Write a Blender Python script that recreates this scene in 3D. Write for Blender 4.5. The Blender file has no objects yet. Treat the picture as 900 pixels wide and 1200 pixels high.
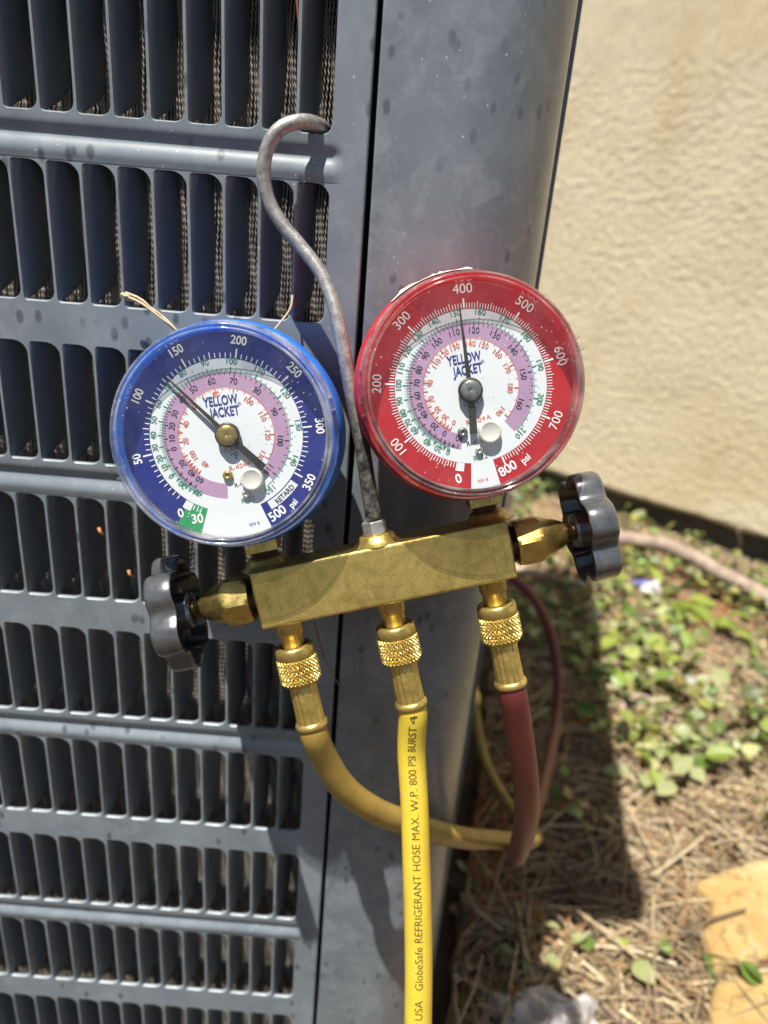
import bpy, math, random
import numpy as np
from mathutils import Vector, Matrix, noise

random.seed(7)
rng = np.random.default_rng(7)
sc = bpy.context.scene
COL = sc.collection
PI = math.pi

# ------------------------------------------------------------------ camera
CAM = Vector((0.027556, -0.281042, 0.619955))
PITCH, YAW, ROLL = 0.385732, 0.005885, 0.085457
fw = Vector((math.sin(YAW) * math.cos(PITCH), math.cos(YAW) * math.cos(PITCH), -math.sin(PITCH)))
r0 = Vector((math.cos(YAW), -math.sin(YAW), 0))
u0 = r0.cross(fw)
cr, sr = math.cos(ROLL), math.sin(ROLL)
rt, up = cr * r0 + sr * u0, -sr * r0 + cr * u0
cam = bpy.data.cameras.new('camera')
camo = bpy.data.objects.new('camera', cam)
COL.objects.link(camo)
mw = Matrix((rt, up, -fw)).transposed().to_4x4()
mw.translation = CAM
camo.matrix_world = mw
cam.sensor_fit = 'VERTICAL'
cam.sensor_height = 36.0
cam.lens = 24.96
cam.clip_start = 0.01
cam.clip_end = 500
cam.dof.use_dof = True
cam.dof.focus_distance = 0.243
cam.dof.aperture_fstop = 8.6
sc.camera = camo

# ------------------------------------------------------------------ light
SUN_EL, SUN_AZ = math.radians(70), math.radians(39)     # light travels towards +depth and to the right
ldir = Vector((math.sin(SUN_AZ) * math.cos(SUN_EL), math.cos(SUN_AZ) * math.cos(SUN_EL), -math.sin(SUN_EL)))
w = bpy.data.worlds.new('World')
sc.world = w
w.use_nodes = True
nt = w.node_tree
bg = nt.nodes['Background']
sky = nt.nodes.new('ShaderNodeTexSky')
sky.sky_type = 'NISHITA'
sky.sun_disc = False
sky.sun_elevation = SUN_EL
sky.sun_rotation = SUN_AZ + PI
nt.links.new(sky.outputs[0], bg.inputs[0])
bg.inputs[1].default_value = 0.05
sl = bpy.data.lights.new('sun', 'SUN')
sl.energy = 5.0
sl.angle = math.radians(0.5)
sl.color = (1.0, 0.95, 0.87)
so = bpy.data.objects.new('sun', sl)
COL.objects.link(so)
so.rotation_euler = ldir.to_track_quat('-Z', 'Y').to_euler()
so.location = (-1, -2, 4)
sc.view_settings.view_transform = 'Standard'
sc.view_settings.look = 'None'
sc.view_settings.exposure = 0.78
sc.view_settings.gamma = 1.0
sc.cycles.use_denoising = True
sc.cycles.max_bounces = 10
sc.cycles.transparent_max_bounces = 24
sc.cycles.caustics_reflective = False
sc.cycles.caustics_refractive = False
sc.cycles.sample_clamp_indirect = 6.0


# ------------------------------------------------------------------ helpers
class MB:
    def __init__(self):
        self.v, self.f, self.m = [], [], []
        self.s = []

    def add(self, vs, fs, mi=0, smooth=True):
        o = len(self.v)
        self.v.extend([tuple(x) for x in vs])
        for f in fs:
            self.f.append(tuple(i + o for i in f))
            self.m.append(mi)
            self.s.append(smooth)
        return self

    def grid(self, P, closed_u=False, closed_v=False, mi=0, smooth=True, flip=False):
        nu, nv = len(P), len(P[0])
        vs = [p for row in P for p in row]
        fs = []
        for i in range(nu if closed_u else nu - 1):
            for j in range(nv if closed_v else nv - 1):
                a, b = i * nv + j, i * nv + (j + 1) % nv
                c, d = ((i + 1) % nu) * nv + (j + 1) % nv, ((i + 1) % nu) * nv + j
                fs.append((a, d, c, b) if flip else (a, b, c, d))
        return self.add(vs, fs, mi, smooth)

    def lathe(self, prof, M=Matrix.Identity(4), n=40, mi=0, smooth=True, fr=None):
        # prof: list of (r, h) revolved round local Z
        P = []
        for k, (r, h) in enumerate(prof):
            row = []
            for i in range(n):
                a = 2 * PI * i / n
                rr = r if fr is None else fr(r, h, a, k)
                row.append(M @ Vector((rr * math.cos(a), rr * math.sin(a), h)))
            P.append(row)
        return self.grid(P, closed_v=True, mi=mi, smooth=smooth)

    def prism(self, poly, z0, z1, M=Matrix.Identity(4), mi=0, smooth=False):
        n = len(poly)
        vs = [M @ Vector((x, y, z0)) for x, y in poly] + [M @ Vector((x, y, z1)) for x, y in poly]
        fs = [tuple(range(n - 1, -1, -1)), tuple(range(n, 2 * n))]
        fs += [(i, (i + 1) % n, n + (i + 1) % n, n + i) for i in range(n)]
        return self.add(vs, fs, mi, smooth)

    def box(self, x0, x1, y0, y1, z0, z1, mi=0, M=Matrix.Identity(4)):
        vs = [M @ Vector(q) for q in [(x0, y0, z0), (x1, y0, z0), (x1, y1, z0), (x0, y1, z0), (x0, y0, z1), (x1, y0, z1), (x1, y1, z1), (x0, y1, z1)]]
        return self.add(vs, [(0, 3, 2, 1), (4, 5, 6, 7), (0, 1, 5, 4), (1, 2, 6, 5), (2, 3, 7, 6), (3, 0, 4, 7)], mi, False)

    def tube(self, pts, rad, n=14, mi=0, caps=True):
        pts = [Vector(p) for p in pts]
        N = len(pts)
        rads = rad if isinstance(rad, (list, tuple)) else [rad] * N
        t = [(pts[min(i + 1, N - 1)] - pts[max(i - 1, 0)]).normalized() for i in range(N)]
        ref = Vector((0, 0, 1)) if abs(t[0].z) < 0.9 else Vector((0, -1, 0))
        x = (ref - t[0] * ref.dot(t[0])).normalized()
        P = []
        for i in range(N):
            x = (x - t[i] * x.dot(t[i])).normalized()
            y = t[i].cross(x)
            P.append([pts[i] + rads[i] * (math.cos(2 * PI * k / n) * x + math.sin(2 * PI * k / n) * y) for k in range(n)])
        self.grid(P, closed_v=True, mi=mi, smooth=True)
        if caps:
            self.add(P[0], [tuple(range(n - 1, -1, -1))], mi, False)
            self.add(P[-1], [tuple(range(n))], mi, False)
        return self

    def mesh(self, name, mats):
        me = bpy.data.meshes.new(name)
        me.from_pydata(self.v, [], self.f)
        me.polygons.foreach_set('use_smooth', self.s)
        me.polygons.foreach_set('material_index', self.m)
        for m in (mats if isinstance(mats, (list, tuple)) else [mats]):
            me.materials.append(m)
        me.update()
        return me


def link(name, me, parent=None, loc=None):
    o = bpy.data.objects.new(name, me)
    COL.objects.link(o)
    if parent is not None:
        o.parent = parent
    if loc is not None:
        o.location = loc
    return o


def part(name, mb, mats, parent=None, loc=None, bevel=None, autosmooth=None):
    o = link(name, mb.mesh(name, mats), parent, loc)
    if bevel:
        b = o.modifiers.new('bevel', 'BEVEL')
        b.width = bevel
        b.segments = 3
        b.limit_method = 'ANGLE'
        b.angle_limit = math.radians(35)
    return o


def tag(o, label=None, cat=None, group=None, kind=None):
    if label: o['label'] = label
    if cat: o['category'] = cat
    if group: o['group'] = group
    if kind: o['kind'] = kind
    return o


def thing(name, label, cat, M=Matrix.Identity(4), group=None):
    o = bpy.data.objects.new(name, None)
    COL.objects.link(o)
    o.matrix_world = M
    o.empty_display_size = 0.02
    return tag(o, label, cat, group)


def spline(pts, n):
    """Catmull-Rom through pts, about n samples, evenly spaced."""
    P = np.array(pts, float)
    Q = np.vstack([2 * P[0] - P[1], P, 2 * P[-1] - P[-2]])
    out = []
    for i in range(1, len(Q) - 2):
        for t in np.linspace(0, 1, 24, endpoint=False):
            a, b, c, d = Q[i - 1], Q[i], Q[i + 1], Q[i + 2]
            out.append(0.5 * (2 * b + (c - a) * t + (2 * a - 5 * b + 4 * c - d) * t * t + (3 * b - a - 3 * c + d) * t ** 3))
    out.append(P[-1])
    out = np.array(out)
    s = np.concatenate([[0], np.cumsum(np.linalg.norm(np.diff(out, axis=0), axis=1))])
    q = np.linspace(0, s[-1], n)
    return np.stack([np.interp(q, s, out[:, k]) for k in range(3)], 1), s[-1]


# ------------------------------------------------------------------ materials
def mat(name):
    m = bpy.data.materials.new(name)
    m.use_nodes = True
    t = m.node_tree
    return m, t, t.nodes['Principled BSDF'], t.nodes['Material Output']


def N(t, typ, **kw):
    n = t.nodes.new(typ)
    for k, v in kw.items():
        if k in n.inputs.keys():
            n.inputs[k].default_value = v
        else:
            setattr(n, k, v)
    return n


def coords(t, scale=(1, 1, 1), kind='Object'):
    tc = N(t, 'ShaderNodeTexCoord')
    mp = N(t, 'ShaderNodeMapping')
    mp.inputs['Scale'].default_value = scale
    t.links.new(tc.outputs[kind], mp.inputs[0])
    return mp.outputs[0]


def noise_tex(t, vec, scale, detail=4, rough=0.55, dist=0.0):
    n = N(t, 'ShaderNodeTexNoise', Scale=scale, Detail=detail, Roughness=rough, Distortion=dist)
    t.links.new(vec, n.inputs['Vector'])
    return n.outputs['Fac']


def ramp(t, fac, stops):
    r = N(t, 'ShaderNodeValToRGB')
    e = r.color_ramp.elements
    while len(e) < len(stops):
        e.new(0.5)
    for el, (p, c) in zip(e, stops):
        el.position = p
        el.color = (c[0], c[1], c[2], 1) if not isinstance(c, (int, float)) else (c, c, c, 1)
    t.links.new(fac, r.inputs[0])
    return r.outputs[0]


def mixc(t, fac, a, b, blend='MIX'):
    m = N(t, 'ShaderNodeMix', data_type='RGBA', blend_type=blend)
    for sock, v in ((m.inputs[0], fac), (m.inputs[6], a), (m.inputs[7], b)):
        if hasattr(v, 'node'):
            t.links.new(v, sock)
        elif isinstance(v, (int, float)):
            sock.default_value = v
        else:
            sock.default_value = (*v, 1) if len(v) == 3 else v
    return m.outputs[2]


def bump(t, b, h, strength=0.3, dist=0.001):
    n = N(t, 'ShaderNodeBump', Strength=strength, Distance=dist)
    t.links.new(h, n.inputs['Height'])
    t.links.new(n.outputs[0], b.inputs['Normal'])
    return n


def plain(name, c, rough=0.5, metal=0.0, var=0.0, scale=60, spec=0.5, coat=0.0):
    m, t, b, o = mat(name)
    b.inputs['Roughness'].default_value = rough
    b.inputs['Metallic'].default_value = metal
    b.inputs['Specular IOR Level'].default_value = spec
    b.inputs['Coat Weight'].default_value = coat
    if var:
        v = coords(t)
        f = noise_tex(t, v, scale, 5)
        c2 = ramp(t, f, [(0.3, [x * (1 - var) for x in c]), (0.7, [min(1, x * (1 + var)) for x in c])])
        t.links.new(c2, b.inputs['Base Color'])
    else:
        b.inputs['Base Color'].default_value = (*c, 1)
    return m


def paint_mat(name='grey_blue_paint', coat=0.35, k=1.0, bl=0.38):
    m, t, b, o = mat(name)
    v = coords(t)
    big = noise_tex(t, v, 28, 5, 0.6)
    base = ramp(t, big, [(0.30, (0.134 * k, 0.161 * k, 0.184 * k)), (0.7, (0.204 * k, 0.236 * k, 0.260 * k))])
    # pale weather bloom and darker splash marks
    bloom = ramp(t, noise_tex(t, v, 75, 7, 0.72, 0.6), [(0.48, 0.0), (0.64, 1.0)])
    base = mixc(t, mixc(t, bl, (0, 0, 0), bloom), base, (0.33, 0.365, 0.39))
    vo = N(t, 'ShaderNodeTexVoronoi', Scale=150.0, Randomness=1.0)
    t.links.new(coords(t, (1.0, 1.0, 0.55)), vo.inputs['Vector'])
    gate = ramp(t, noise_tex(t, v, 26, 2), [(0.46, 0.0), (0.56, 1.0)])
    drop = ramp(t, vo.outputs['Distance'], [(0.16, 1.0), (0.27, 0.0)])
    base = mixc(t, mixc(t, 1.0, drop, mixc(t, 0.75, (0, 0, 0), gate), 'MULTIPLY'), base, (0.065, 0.078, 0.09))
    vs = N(t, 'ShaderNodeTexVoronoi', Scale=260.0)
    t.links.new(v, vs.inputs['Vector'])
    sg = ramp(t, noise_tex(t, v, 40, 2), [(0.48, 0.0), (0.58, 1.0)])
    speck = ramp(t, vs.outputs['Distance'], [(0.07, 1.0), (0.12, 0.0)])
    base = mixc(t, mixc(t, 1.0, speck, sg, 'MULTIPLY'), base, (0.5, 0.52, 0.5))
    t.links.new(base, b.inputs['Base Color'])
    rr = ramp(t, big, [(0.3, 0.30), (0.7, 0.44)])
    t.links.new(rr, b.inputs['Roughness'])
    b.inputs['Specular IOR Level'].default_value = 0.6
    b.inputs['Coat Weight'].default_value = coat
    b.inputs['Coat Roughness'].default_value = 0.22
    bump(t, b, noise_tex(t, v, 900, 3), 0.06, 0.0004)
    return m


def brass_mat(name='brass', dark=1.0):
    m, t, b, o = mat(name)
    v = coords(t)
    f = noise_tex(t, v, 120, 6, 0.65)
    c = ramp(t, f, [(0.3, (0.46 * dark, 0.335 * dark, 0.085 * dark)), (0.55, (0.70 * dark, 0.525 * dark, 0.165 * dark)), (0.72, (0.54 * dark, 0.40 * dark, 0.12 * dark))])
    pit = ramp(t, noise_tex(t, v, 1500, 3, 0.6), [(0.57, 0.0), (0.64, 1.0)])
    c = mixc(t, mixc(t, 0.5, (0, 0, 0), pit), c, (0.14, 0.085, 0.025))
    tn = ramp(t, noise_tex(t, v, 45, 5, 0.7), [(0.52, 0.0), (0.66, 1.0)])
    c = mixc(t, mixc(t, 0.4, (0, 0, 0), tn), c, (0.30 * dark, 0.20 * dark, 0.06 * dark))
    t.links.new(c, b.inputs['Base Color'])
    b.inputs['Metallic'].default_value = 0.82
    t.links.new(ramp(t, noise_tex(t, v, 300, 4), [(0.35, 0.26), (0.65, 0.46)]), b.inputs['Roughness'])
    bump(t, b, noise_tex(t, v, 1100, 4), 0.10, 0.0004)
    return m


def stucco_mat():
    m, t, b, o = mat('tan_stucco')
    v = coords(t, (1, 1, 1.0))
    f = noise_tex(t, v, 5, 5, 0.6)
    c = ramp(t, f, [(0.35, (0.73, 0.615, 0.415)), (0.65, (0.81, 0.70, 0.495))])
    st = ramp(t, noise_tex(t, coords(t, (3, 3, 1.6)), 1.6, 4), [(0.54, 0.0), (0.64, 1.0)])
    c = mixc(t, mixc(t, 0.4, (0, 0, 0), st), c, (0.64, 0.48, 0.26))
    t.links.new(c, b.inputs['Base Color'])
    b.inputs['Roughness'].default_value = 0.9
    b.inputs['Specular IOR Level'].default_value = 0.2
    bump(t, b, noise_tex(t, v, 300, 6, 0.8), 1.0, 0.004)
    return m


def hose_mat(name, c, c2, grime=0.3):
    m, t, b, o = mat(name)
    v = coords(t)
    g = ramp(t, noise_tex(t, v, 90, 6, 0.65), [(0.35, c), (0.75, c2)])
    sp = ramp(t, noise_tex(t, v, 900, 3, 0.6), [(0.62, 0.0), (0.72, 1.0)])
    g = mixc(t, mixc(t, grime, (0, 0, 0), sp), g, (0.25, 0.17, 0.06))
    t.links.new(g, b.inputs['Base Color'])
    b.inputs['Roughness'].default_value = 0.42
    bump(t, b, noise_tex(t, v, 700, 4), 0.15, 0.0005)
    return m


def soil_mat():
    m, t, b, o = mat('soil')
    v = coords(t)
    c = ramp(t, noise_tex(t, v, 14, 8, 0.7), [(0.3, (0.035, 0.024, 0.016)), (0.55, (0.10, 0.068, 0.045)), (0.8, (0.17, 0.12, 0.08))])
    t.links.new(c, b.inputs['Base Color'])
    b.inputs['Roughness'].default_value = 0.95
    bump(t, b, noise_tex(t, v, 60, 8, 0.7), 0.9, 0.02)
    return m


def attr_mat(name, rough=0.7, trans=0.0, spec=0.3):
    """base colour = per-piece colour attribute, mottled"""
    m, t, b, o = mat(name)
    a = N(t, 'ShaderNodeAttribute', attribute_name='tint')
    v = coords(t)
    f = ramp(t, noise_tex(t, v, 120, 4), [(0.3, 0.75), (0.7, 1.2)])
    c = mixc(t, 1.0, a.outputs['Color'], f, 'MULTIPLY')
    t.links.new(c, b.inputs['Base Color'])
    b.inputs['Roughness'].default_value = rough
    b.inputs['Specular IOR Level'].default_value = spec
    if trans:
        tr = N(t, 'ShaderNodeBsdfTranslucent')
        t.links.new(c, tr.inputs[0])
        mx = N(t, 'ShaderNodeMixShader', Fac=trans)
        t.links.new(b.outputs[0], mx.inputs[1])
        t.links.new(tr.outputs[0], mx.inputs[2])
        t.links.new(mx.outputs[0], o.inputs[0])
    return m


def leaf_mat(name, c1, c2, trans=0.25):
    m, t, b, o = mat(name)
    oi = N(t, 'ShaderNodeObjectInfo')
    c = mixc(t, oi.outputs['Random'], c1, c2)
    f = ramp(t, noise_tex(t, coords(t), 130, 3), [(0.3, 0.8), (0.75, 1.2)])
    c = mixc(t, 1.0, c, f, 'MULTIPLY')
    t.links.new(c, b.inputs['Base Color'])
    b.inputs['Roughness'].default_value = 0.42
    tr = N(t, 'ShaderNodeBsdfTranslucent')
    t.links.new(c, tr.inputs[0])
    mx = N(t, 'ShaderNodeMixShader', Fac=trans)
    t.links.new(b.outputs[0], mx.inputs[1])
    t.links.new(tr.outputs[0], mx.inputs[2])
    t.links.new(mx.outputs[0], o.inputs[0])
    return m


def lens_mat(name, clear=(0.96, 0.97, 0.97), dust=0.5, haze=0.03, rough=0.03):
    m, t, b, o = mat(name)
    t.nodes.remove(b)
    tr = N(t, 'ShaderNodeBsdfTransparent')
    tr.inputs[0].default_value = (*clear, 1)
    gl = N(t, 'ShaderNodeBsdfGlossy', Roughness=rough)
    lw = N(t, 'ShaderNodeLayerWeight', Blend=0.5)
    pw = N(t, 'ShaderNodeMath', operation='POWER')
    t.links.new(lw.outputs['Facing'], pw.inputs[0])
    pw.inputs[1].default_value = 4.5
    ma = N(t, 'ShaderNodeMath', operation='MULTIPLY_ADD')
    t.links.new(pw.outputs[0], ma.inputs[0])
    ma.inputs[1].default_value, ma.inputs[2].default_value = 0.85, 0.045
    mx = N(t, 'ShaderNodeMixShader')
    t.links.new(ma.outputs[0], mx.inputs[0])
    t.links.new(tr.outputs[0], mx.inputs[1])
    t.links.new(gl.outputs[0], mx.inputs[2])
    df = N(t, 'ShaderNodeBsdfDiffuse')
    df.inputs[0].default_value = (0.75, 0.74, 0.70, 1)
    v = coords(t)
    vo = N(t, 'ShaderNodeTexVoronoi', Scale=520.0)
    t.links.new(v, vo.inputs['Vector'])
    sp = ramp(t, vo.outputs['Distance'], [(0.10, 1.0), (0.17, 0.0)])
    gate = ramp(t, noise_tex(t, v, 55, 3), [(0.52, 0.0), (0.62, 1.0)])
    spk = mixc(t, 1.0, sp, gate, 'MULTIPLY')
    hz = ramp(t, noise_tex(t, v, 70, 5, 0.7), [(0.40, haze * 0.3), (0.75, haze * 2.2)])
    fac = mixc(t, 1.0, mixc(t, dust, (0, 0, 0), spk), hz, 'ADD')
    m2 = N(t, 'ShaderNodeMixShader')
    t.links.new(fac, m2.inputs[0])
    t.links.new(mx.outputs[0], m2.inputs[1])
    t.links.new(df.outputs[0], m2.inputs[2])
    t.links.new(m2.outputs[0], o.inputs[0])
    return m


def rod_mat():
    m, t, b, o = mat('corroded_steel')
    v = coords(t)
    grain = noise_tex(t, v, 420, 6, 0.75)
    sep = N(t, 'ShaderNodeSeparateXYZ')
    t.links.new(v, sep.inputs[0])
    mr = N(t, 'ShaderNodeMapRange')
    t.links.new(sep.outputs['Z'], mr.inputs[0])
    mr.inputs[1].default_value, mr.inputs[2].default_value = 0.045, 0.105
    ad = N(t, 'ShaderNodeMath', operation='ADD')
    t.links.new(mr.outputs[0], ad.inputs[0])
    t.links.new(ramp(t, noise_tex(t, v, 130, 5), [(0.3, -0.2), (0.7, 0.3)]), ad.inputs[1])
    steel = ramp(t, grain, [(0.3, (0.24, 0.225, 0.21)), (0.65, (0.54, 0.52, 0.49))])
    black = ramp(t, grain, [(0.44, (0.018, 0.017, 0.016)), (0.62, (0.26, 0.23, 0.20))])
    t.links.new(mixc(t, ad.outputs[0], black, steel), b.inputs['Base Color'])
    b.inputs['Metallic'].default_value = 0.6
    b.inputs['Roughness'].default_value = 0.42
    bump(t, b, grain, 0.35, 0.0008)
    return m


M_paint = paint_mat()
M_panel = paint_mat('lit_grey_blue_paint', 0.08, 1.2, 0.35)  # cabinet paint lightened so the sunlit face stands out from the blades
M_louver = paint_mat('shaded_grey_blue_paint', 0.05, 0.72, 0.0)  # same paint darkened: the shade on the blades is put into the colour
M_brass = brass_mat()
M_brass_d = brass_mat('tarnished_brass', 0.42)
M_thread = plain('dark_thread', (0.10, 0.06, 0.03), 0.4, 0.7, 0.4, 500)
M_stucco = stucco_mat()
M_yellow = hose_mat('yellow_rubber', (0.72, 0.53, 0.05), (0.60, 0.44, 0.05), 0.3)
M_ochre = hose_mat('grimy_yellow_rubber', (0.40, 0.27, 0.055), (0.27, 0.18, 0.05), 0.6)
M_red_hose = hose_mat('dark_red_rubber', (0.17, 0.026, 0.025), (0.12, 0.032, 0.028), 0.35)
M_black = plain('black_knob_coating', (0.030, 0.032, 0.036), 0.30, 0.0, 0.3, 400, 0.9, 0.3)
M_rimgrey = plain('sheen_grey_rim', (0.10, 0.104, 0.108), 0.26, 0.4, 0.3, 260, 0.8, 0.6)  # outer wall greyer than the black inside: sunlit sheen put into the colour
M_gap = plain('dark_gap', (0.012, 0.013, 0.014), 0.8)
M_fin = plain('fin_aluminium', (0.58, 0.51, 0.43), 0.5, 0.15, 0.35, 200)
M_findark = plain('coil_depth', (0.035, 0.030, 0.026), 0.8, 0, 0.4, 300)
M_silver = plain('plated_steel', (0.62, 0.60, 0.54), 0.38, 0.85, 0.25, 300)
M_rod = rod_mat()
M_blue_case = plain('blue_case', (0.015, 0.17, 0.70), 0.38, 0, 0.12, 200)
M_red_case = plain('red_case', (0.55, 0.012, 0.025), 0.36, 0, 0.12, 200)
M_dial_white = plain('dial_white', (0.70, 0.74, 0.76), 0.55, 0, 0.03, 80)
M_blue_ink = plain('blue_ink', (0.010, 0.018, 0.18), 0.5, 0, 0.1, 150)
M_red_ink = plain('red_ink', (0.41, 0.008, 0.012), 0.5, 0, 0.1, 150)
M_purple_ink = plain('lilac_ink', (0.41, 0.26, 0.41), 0.55, 0, 0.06, 150)
M_green_ink = plain('green_ink', (0.01, 0.22, 0.12), 0.5)
M_green_patch = plain('green_patch_ink', (0.02, 0.27, 0.10), 0.5)
M_black_ink = plain('black_ink', (0.015, 0.015, 0.022), 0.5)
M_orange_ink = plain('orange_ink', (0.62, 0.10, 0.03), 0.5)
M_white_ink = plain('white_ink', (0.84, 0.84, 0.82), 0.5)
M_logo_ink = plain('navy_ink', (0.02, 0.03, 0.22), 0.5)
M_print = plain('worn_print', (0.07, 0.058, 0.02), 0.55, 0, 0.6, 900)
M_needle = plain('black_needle', (0.030, 0.028, 0.018), 0.4, 0, 0.3, 300)
M_hub_brass = brass_mat('hub_brass', 0.7)
M_hub_grey = plain('hub_grey', (0.22, 0.22, 0.19), 0.4, 0.6, 0.35, 700)
M_nub = plain('white_plug', (0.80, 0.79, 0.72), 0.35, 0, 0.05, 300)
_t = M_nub.node_tree
_a, _b, _c, _d = _t.nodes.new('ShaderNodeBsdfTranslucent'), _t.nodes.new('ShaderNodeBsdfTransparent'), _t.nodes.new('ShaderNodeMixShader'), _t.nodes.new('ShaderNodeMixShader')
_a.inputs[0].default_value = (0.9, 0.89, 0.83, 1)
_c.inputs[0].default_value, _d.inputs[0].default_value = 0.30, 0.0
_t.links.new(_t.nodes['Principled BSDF'].outputs[0], _c.inputs[1])
_t.links.new(_a.outputs[0], _c.inputs[2])
_t.links.new(_c.outputs[0], _d.inputs[1])
_t.links.new(_b.outputs[0], _d.inputs[2])
_t.links.new(_d.outputs[0], _t.nodes['Material Output'].inputs[0])
M_lens = lens_mat('clear_lens', (0.97, 0.975, 0.975), 0.55, 0.016)
M_lens_blue = lens_mat('lens_wall', (0.74, 0.76, 0.78), 0.6, 0.20, 0.08)
M_lens_red = lens_mat('lens_wall_red', (0.80, 0.74, 0.72), 0.6, 0.12, 0.08)
M_soil = soil_mat()
M_straw = attr_mat('pine_straw', 0.75)
M_litter = attr_mat('dry_leaf', 0.75, 0.15)
M_cover = attr_mat('ground_cover_leaf', 0.45, 0.25, 0.5)
M_leaf = [leaf_mat('leaf_yellow_green', (0.20, 0.27, 0.035), (0.30, 0.36, 0.07)),
          leaf_mat('leaf_mid_green', (0.07, 0.15, 0.02), (0.16, 0.24, 0.05)),
          leaf_mat('leaf_pale', (0.30, 0.33, 0.14), (0.38, 0.40, 0.20))]
M_stem = plain('plant_stem', (0.16, 0.13, 0.05), 0.7, 0, 0.3, 200)
M_bark = plain('weathered_bark', (0.32, 0.24, 0.19), 0.85, 0, 0.35, 60)
M_conc = plain('concrete', (0.30, 0.29, 0.27), 0.9, 0, 0.2, 40)
M_foundation = plain('dark_foundation', (0.10, 0.09, 0.075), 0.95, 0, 0.3, 20)


def stone_mat():
    m, t, b, o = mat('yellow_sandstone')
    v = coords(t)
    c = ramp(t, noise_tex(t, v, 16, 7, 0.65, 0.6), [(0.28, (0.38, 0.22, 0.07)), (0.5, (0.52, 0.36, 0.145)), (0.68, (0.60, 0.47, 0.26))])
    st = ramp(t, noise_tex(t, v, 45, 5, 0.7), [(0.55, 0.0), (0.72, 1.0)])
    c = mixc(t, mixc(t, 0.6, (0, 0, 0), st), c, (0.58, 0.33, 0.06))
    vc = N(t, 'ShaderNodeTexVoronoi', Scale=13.0, feature='DISTANCE_TO_EDGE')
    wob = N(t, 'ShaderNodeTexNoise', Scale=22.0, Detail=4.0)
    t.links.new(v, wob.inputs['Vector'])
    t.links.new(mixc(t, 0.10, v, wob.outputs['Color']), vc.inputs['Vector'])
    ck = ramp(t, vc.outputs['Distance'], [(0.004, 1.0), (0.022, 0.0)])
    c = mixc(t, mixc(t, 0.55, (0, 0, 0), ck), c, (0.14, 0.08, 0.03))
    t.links.new(c, b.inputs['Base Color'])
    b.inputs['Roughness'].default_value = 0.85
    bump(t, b, noise_tex(t, v, 70, 8, 0.7), 0.9, 0.008)
    return m


M_stone = stone_mat()
m, t, b, o = mat('clear_bag')
b.inputs['Base Color'].default_value = (0.85, 0.86, 0.88, 1)
b.inputs['Roughness'].default_value = 0.12
b.inputs['Alpha'].default_value = 0.32
M_bag = m

# ------------------------------------------------------------------ ground
ZW = 0.0


def gh(x, y):
    return 0.012 * noise.noise((x * 5, y * 5, 3.1)) + 0.008 * noise.noise((x * 14, y * 14, 9.7))


mb = MB()
xs = np.concatenate([[-200, -60, -20, -6, -2], np.linspace(-0.6, 1.8, 81), [3, 6, 20, 60, 200]])
ys = np.concatenate([[-200, -60, -20, -6, -2], np.linspace(-0.5, 1.9, 81), [3, 6, 20, 60, 200]])
mb.grid([[(x, y, gh(x, y) if (-0.6 < x < 1.8 and -0.5 < y < 1.9) else 0.0) for y in ys] for x in xs], flip=True)
g = part('ground', mb, M_soil)
tag(g, kind='structure', label='dark brown garden soil under the litter')

# ------------------------------------------------------------------ wall
wa, wb = Vector((0.430, 1.402, 0)), Vector((0.827, 1.070, 0))
wd = (wb - wa).normalized()
wn = Vector((wd.y, -wd.x, 0))
if wn.y > 0: wn = -wn
ang = math.atan2(wd.y, wd.x)
MW = Matrix.Rotation(ang, 4, 'Z')
MW.translation = wa
wall = thing('house_wall', 'tan stucco house wall behind the outdoor unit, stopping above a dark recess', 'wall', MW)
# local: X along the wall, -Y towards the camera, Z up
mb = MB()
zb = 0.080
X = np.concatenate([np.linspace(-0.75, -0.12, 40), np.linspace(-0.117, 0.70, 240), np.linspace(0.71, 1.25, 40)])
Z = np.concatenate([np.linspace(zb, 0.95, 250), np.linspace(0.955, 1.35, 40)])
P = []
for x in X:
    row = []
    for z in Z:
        h = 0.0012 * noise.noise((x * 60 + z * 26, z * 75 - x * 14, 1.0)) + 0.0013 * noise.noise((x * 120 + z * 30, z * 130, 5.0)) + 0.0016 * noise.noise((x * 9, z * 9, 2.0))
        e = max(0, 1 - (z - zb) / 0.012)
        row.append((x, -0.0 - h + 0.010 * e * e, z + 0.004 * e * noise.noise((x * 12, 0, 4))))
    P.append(row)
mb.grid(P)
mb.box(-3.5, -0.75, -0.001, 0.1, zb, 2.7)
mb.box(1.25, 3.5, -0.001, 0.1, zb, 2.7)
mb.box(-0.75, 1.25, -0.001, 0.1, 1.35, 2.7)
mb.box(-0.75, 1.25, 0.012, 0.1, zb + 0.001, 1.349)
part('stucco_face', mb, M_stucco, wall)
mb = MB()
mb.box(-3.5, 3.5, 0.035, 0.12, -0.1, zb + 0.0005)
part('foundation', mb, M_foundation, wall)

# ------------------------------------------------------------------ condenser unit
ZO = 0.712                       # world height of the panel's row reference
PZ, Q = 0.065243, 0.013          # row pitch, column pitch
ZPAD = 0.055
ZTOP = ZO + 0.27
Munit = Matrix.Translation((-0.12, 0.35, ZPAD))
unit = thing('air_conditioner_unit', 'grey blue louvered outdoor air conditioner cabinet with a rounded corner post', 'air conditioner', Munit)
UL = Vector((0.12, -0.35, -ZPAD))      # world -> unit local


def U(x, y, z):
    return (x + UL.x, y + UL.y, z + UL.z)


AZ = math.radians(10.5)
RC, CX, CY = 0.040, 0.045, 0.040
XL = -0.50                      # left seam of the louver panel
NCOL = 38
ROWS = list(range(-2, 10))


def slot_z(r):
    zb_ = ZO - r * PZ
    return zb_, zb_ + 0.0497


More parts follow.
